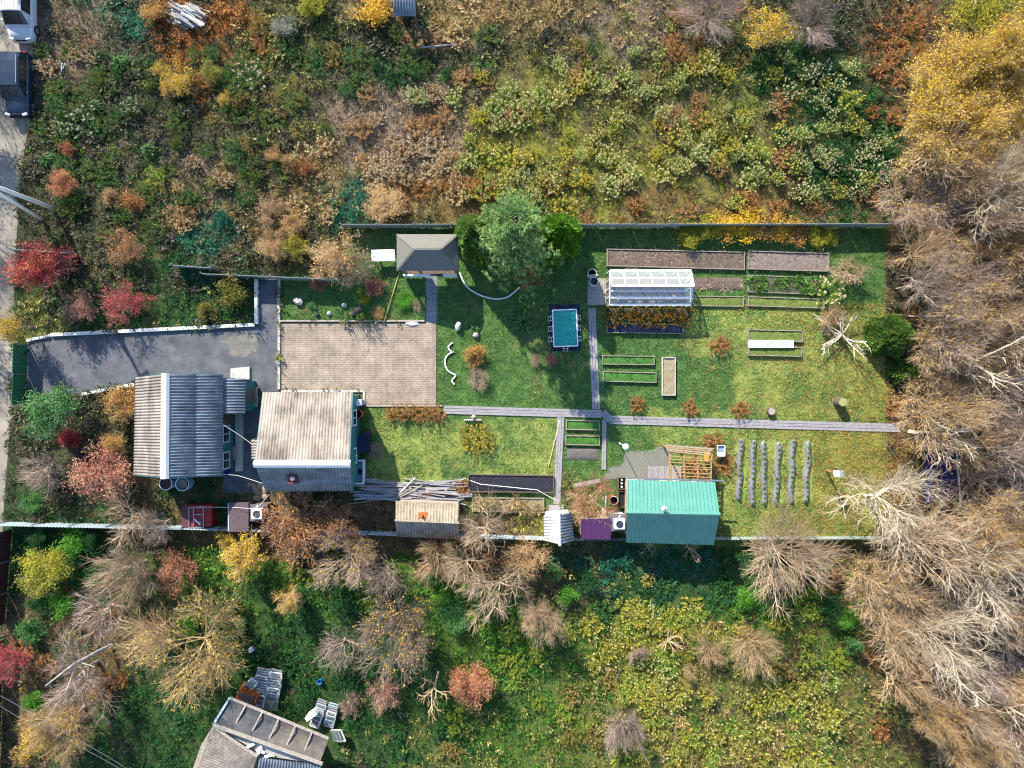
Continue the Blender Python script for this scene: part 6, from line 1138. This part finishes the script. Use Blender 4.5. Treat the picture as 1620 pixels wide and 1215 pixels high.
for i, (x, y) in enumerate(gp):
    for j in range(2 if rng.random() < .75 else 1):
        xx, yy = x + rng.normal(0, 5 + 5 * j), y + rng.normal(0, 5 + 4 * j); g = rng.random(); pl_, pn = (L_hd, 'dark green') if (xx > 1210 and g < .75) else ((L_hy, 'yellow') if g < .35 else (L_hg, 'green')); hd, hn = (L_headw, 'whitish') if rng.random() < .14 else (L_headg, 'golden') if rng.random() < .3 else (L_head, 'cream'); ra_ = rng.uniform(9, 21) * (1 if j == 0 else .7)
        wh = 'near the sheet fence' if yy > 265 else 'in the middle of the dry field' if yy > 165 else 'in the dry field towards the bare bush'; lab = '%s %s-leaved weed clump with %s heads %s' % ('big' if ra_ > 14 else 'small', pn, hn, wh)
        T('goldenrod_clump', 'clump%d' % rng.integers(5), xx, yy, ra_, rng.uniform(.8, 1.35), lab, 'plant', pl_, hd, group='goldenrod clumps: ' + lab)
for i in range(95):
    x, y = (rng.normal(1015, 42), rng.normal(1010, 52)) if i < 38 else (rng.uniform(980, 1330), rng.uniform(1075, 1215))
    g1, g2, ra_ = rng.random() < .5, rng.random() < .6, rng.uniform(8, 16); lab = '%s %s-leaved herb clump with %s heads %s' % ('big' if ra_ > 12 else 'small', 'yellow' if g1 else 'green', 'cream' if g2 else 'golden', 'in the dense patch behind the teal house' if i < 38 else 'in the open tall meadow')
    T('meadow_herb_clump', 'meadow%d' % rng.integers(3), x, y, ra_ * 1.25, rng.uniform(.7, 1.2), lab, 'plant', L_hy if g1 else L_hg, L_head if g2 else L_headg, group='meadow herbs: ' + lab)
gs = [(530, 925), (560, 915), (590, 930), (545, 960), (680, 915), (700, 945), (715, 965), (725, 990), (735, 930), (320, 955), (340, 975), (300, 985), (360, 955), (380, 990), (100, 960), (60, 960), (40, 1000), (110, 865), (60, 850), (880, 905), (900, 940), (930, 920), (470, 940), (1340, 985), (1320, 960), (1355, 1020), (1180, 950), (140, 850), (45, 800), (50, 1110)]
for i, (x, y) in enumerate(gs): T('green_shrub', 'bush%d' % (i % 3), x, y, rng.uniform(16, 30), rng.uniform(.9, 1.7), '%s green undergrowth shrub %s' % (('dark', 'grey', 'bright')[i % 3], 'near the road fence' if x < 160 else 'around the red and yellow shrubs' if x < 500 else 'in the thicket behind the tan shed' if x < 800 else 'in the brush beyond the privy' if x < 1000 else 'at the foot of the bare woods'), 'shrub', bk_dark, (L_deep, L_gr, L_brt)[i % 3], group='green undergrowth shrubs')
WCOL = {'dark': ('dull green', L_hd, L_ol), 'olive': ('olive', L_ol, L_tanl), 'tan': ('straw-coloured', L_tanl, L_head), 'rust': ('rusty', L_rust, L_or), 'brown': ('brown', L_rust, L_tanl), 'dry': ('grey-tan', L_tanl, L_headw), 'teal': ('teal green', L_teal, L_teal), 'green': ('green', L_hg, L_yg), 'deep': ('deep green', L_deep, L_hd), 'gold': ('yellow-green', L_hy, L_headg), 'bare': ('dry brown', L_tanl, L_rust), 'brush': ('dead brown', L_rust, L_tanl)}
def fill(n, box, where, seed, rr=(9, 20)):
    r = np.random.default_rng(seed); k = 0
    while k < n:
        x, y = r.uniform(box[0], box[2]), r.uniform(box[1], box[3]); ax, ay = np.array([x]), np.array([y])
        if any(in_poly(ax, ay, p)[0] for p in EXCL + [LAWN]): continue
        W, _ = kind_weights(ax, ay); kd = KN[int(W[:, 0].argmax())]; nm, a, b = WCOL.get(kd, WCOL['dark']); ra_ = r.uniform(*rr); k += 1
        key = ('wilt%d' % r.integers(2)) if kd in ('tan', 'dry', 'rust', 'brown', 'bare', 'brush') else ('flower%d' % r.integers(2) if r.random() < .5 else 'clump%d' % r.integers(5)); lab = '%s %s weed clump %s' % ('wide' if ra_ > (rr[0] + rr[1]) / 2 else 'narrow', nm, where)
        T('dry_weed_clump' if key[0] == 'w' else 'leafy_weed_clump', key, x, y, ra_, r.uniform(.5, 1.15), lab, 'plant', a, b if r.random() < .75 else a, group='weeds: ' + lab)
fill(60, (60, 60, 400, 210), 'between the parked cars and rusty grass', 61); fill(56, (60, 215, 420, 380), 'between the utility pole and alley fence', 62); fill(56, (400, 30, 740, 190), 'near the open shelter', 63); fill(50, (400, 195, 740, 345), 'in the field behind the gazebo', 64); fill(52, (745, 10, 1080, 345), 'among the goldenrod behind the pine', 65); fill(56, (1080, 10, 1430, 345), 'among the goldenrod behind the vegetable beds', 66)
fill(40, (20, 860, 500, 1200), 'around the golden bare tree', 67); fill(40, (500, 870, 960, 1200), 'in the green meadow past the ruined house', 68); fill(45, (960, 880, 1400, 1210), 'in the tall meadow behind the teal house', 69); fill(30, (1400, 20, 1620, 1210), 'on the floor of the bare woods', 70)
# ------------------------------------------------------------------ bare woods
def spaced(n, box, dmin, seed, test=None):
    r = np.random.default_rng(seed); out = []
    for _ in range(n * 60):
        q = (r.uniform(box[0], box[2]), r.uniform(box[1], box[3]))
        if (test is None or test(*q)) and all((q[0] - o[0]) ** 2 + (q[1] - o[1]) ** 2 > dmin ** 2 for o in out): out.append(q)
        if len(out) >= n: break
    return out
edge = lambda x, y: x > np.interp(y, [0, 200, 330, 480, 620, 760, 860, 950, 1060, 1215], [1450, 1470, 1450, 1480, 1470, 1580, 1400, 1400, 1420, 1490])
for i, (x, y) in enumerate(spaced(76, (1390, -10, 1640, 1225), 41, 5, edge)):
    if y < 240: continue
    yel = rng.random() < (.6 if y < 420 else .3)
    ra_ = rng.uniform(44, 78); wh = 'below the golden birches' if y < 450 else 'by the tarp shelter' if y < 830 else 'behind the film ridges' if y < 1000 else 'beyond the tall meadow'; lab = '%s %s-twigged %s tree in the woods %s' % ('broad' if ra_ > 61 else 'narrow', ('pale', 'mauve', 'tan', 'pale')[i % 4], 'yellow-flecked' if yel else 'leafless', wh)
    T('bare_tree', ('airy%d' % (i % 3) if y < 250 else 'speck%d' % (i % 3)) if yel else 'bare%d' % (i % 5), x, y, ra_, rng.uniform(3.8, 8.4), lab, 'tree', (bk_pale, bk_mauve, bk_tan, bk_pale)[i % 4], L_gold, group='woods: ' + lab)
for i, (x, y) in enumerate(((1575, 85), (1612, 125), (1545, 135), (1490, 165), (1590, 190), (1510, 110), (1620, 60), (1480, 215), (1540, 215))): T('birch_tree', 'airy%d' % (i % 3), x, y, rng.uniform(54, 74), rng.uniform(5, 7), '%s golden leaved birch %s' % (('broad', 'slender')[i % 2], ('at the pale straight trunk', 'deep in the birch stand', 'in the middle of the birch stand', 'at the field edge of the birch stand')[i % 4]), 'tree', bk_pale, L_birch if i % 3 else L_yel, group='golden birches at the woods edge')
for (x, y, a, h, lab) in ((1500, 690, 80, 7.5, 'large pale-limbed tree spreading over the blue tarp'), (1420, 800, 90, 7.0, 'pale-limbed tree leaning over the leafy lawn from the woods'), (1560, 560, 80, 8.0, 'tall pale-limbed tree with drooping branches above the tarp shelter'), (1560, 900, 100, 8.5, 'tall pale-limbed tree at the heart of the bare woods'), (1500, 1020, 90, 8.0, 'pale-limbed tree at the meadow side of the bare woods'), (1600, 300, 80, 8.5, 'tall pale-limbed tree below the golden birches')): T('bare_tree', 'dead0' if 'tarp' in lab else 'dead2', x, y, a, h, lab, 'tree', bk_white, None)
for (x, y, h, lab) in ((1537, 318, 8.5, 'tall snag with a pale thick trunk below the golden birches'), (1578, 58, 8, 'pale straight trunk rising among the golden birches'), (1478, 945, 8, 'pale trunk leaning out of the woods beside the meadow'), (1455, 1030, 8.5, 'tall pale trunk standing at the meadow edge of the woods'), (1530, 1085, 8, 'slim pale trunk deep in the woods beyond the meadow')): T('snag', 'snag0', x, y, 30, h, lab, 'tree', bk_white, None, base=True)
# trees that stand west of the road and shade it
for i, (x, y, h) in enumerate(((-39.5, 33.5, 8), (-41, 27.5, 8), (-40, 21.5, 7.5), (-40.5, 14.5, 7), (-40, 7, 7))):
    q = Vector((x, y, 0)); T('roadside_tree', ('speck%d' if i % 2 else 'thin%d') % (i % 3), 810 + x / H * F, 607.5 - y / H * F, 75, h, 'half bare roadside tree across the dirt road from the cars', 'tree', bk_grey, L_gold, base=True, group='trees across the road')

# ------------------------------------------------------------------ ground cover
def ground_cover():
    r = np.random.default_rng(21)
    n = int(80 * 62 * 16); px = r.uniform(-60, 1680, n); py = r.uniform(-60, 1275, n)
    W, lw = kind_weights(px, py); W = W ** 2.2; cum = np.cumsum(W, 0); k = (r.random(n) * cum[-1] > cum).sum(0); keep = ~lw
    for p in EXCL: keep &= ~in_poly(px, py, p)
    for p in (rect(210, 590, 395, 755), rect(415, 618, 575, 770), rect(628, 795, 725, 845), rect(866, 815, 905, 855), rect(920, 822, 992, 850), rect(992, 760, 1130, 858)): keep &= ~in_poly(px, py, p)
    V, Cc = scatter(px[keep], py[keep], k[keep], r)
    o = link('weeds', np_mesh('weeds', V, 4, col=Cc, mat=col_mat('herbage'))); tag(o, 'mixed wild weeds and dry grass covering the ground outside the garden', 'weeds', kind='stuff')
    n = int(80 * 62 * 8.5); px = r.uniform(440, 1420, n); py = r.uniform(350, 880, n); lw = in_poly(px, py, LAWN)
    for p in EXCL: lw &= ~in_poly(px, py, p)
    px, py = px[lw], py[lw]; W, _ = kind_weights(px, py); cum = np.cumsum(W ** 1.6, 0); k = (r.random(len(px)) * cum[-1] > cum).sum(0)
    V, Cc = scatter(px, py, k, r, .2, True); o = link('lawn_grass', np_mesh('lawn_grass', V, 4, col=Cc, mat=col_mat('herbage'))); tag(o, 'short lawn grass between the beds and plank walks', 'grass', kind='stuff')
    # fallen leaves
    n = 46000; px = np.concatenate([r.uniform(1090, 1460, n), r.normal(1150, 40, 1500), r.normal(540, 45, 900), r.uniform(560, 880, 2500), r.uniform(690, 1100, 3500)]); py = np.concatenate([r.uniform(480, 870, n), r.normal(730, 30, 1500), r.normal(430, 25, 900), r.uniform(650, 760, 2500), r.uniform(365, 660, 3500)])
    dens = np.clip((px - 1100) / 250, .2, 1) * np.where(py > 680, 1, .6); keep = r.random(len(px)) < dens
    for p in EXCL: keep &= ~(in_poly(px, py, p) & (r.random(len(px)) < .93))
    px, py = px[keep], py[keep]; m = len(px); b = np.stack([(px - 810) * H / F, (607.5 - py) * H / F, r.uniform(.05, .1, m)], 1); d = np.stack([np.cos(px * 9), np.sin(px * 9), r.normal(0, .25, m)], 1)
    V = leaf_quads(b, d, r.uniform(.06, .12, m), r.uniform(.05, .08, m), r); pal = np.array([S(c) for c in '#a8843c #8a6030 #c09a50 #b0a050 #946a40 #c8b060'.split()]); cc = np.repeat(pal[r.integers(0, 6, m)] * r.uniform(.7, 1.15, (m, 1)), 4, 0)
    o = link('fallen_leaves', np_mesh('fallen_leaves', V, 4, col=cc, mat=col_mat('herbage'))); tag(o, 'fallen autumn leaves strewn over the lawn near the woods', 'leaves', kind='stuff')
ground_cover()
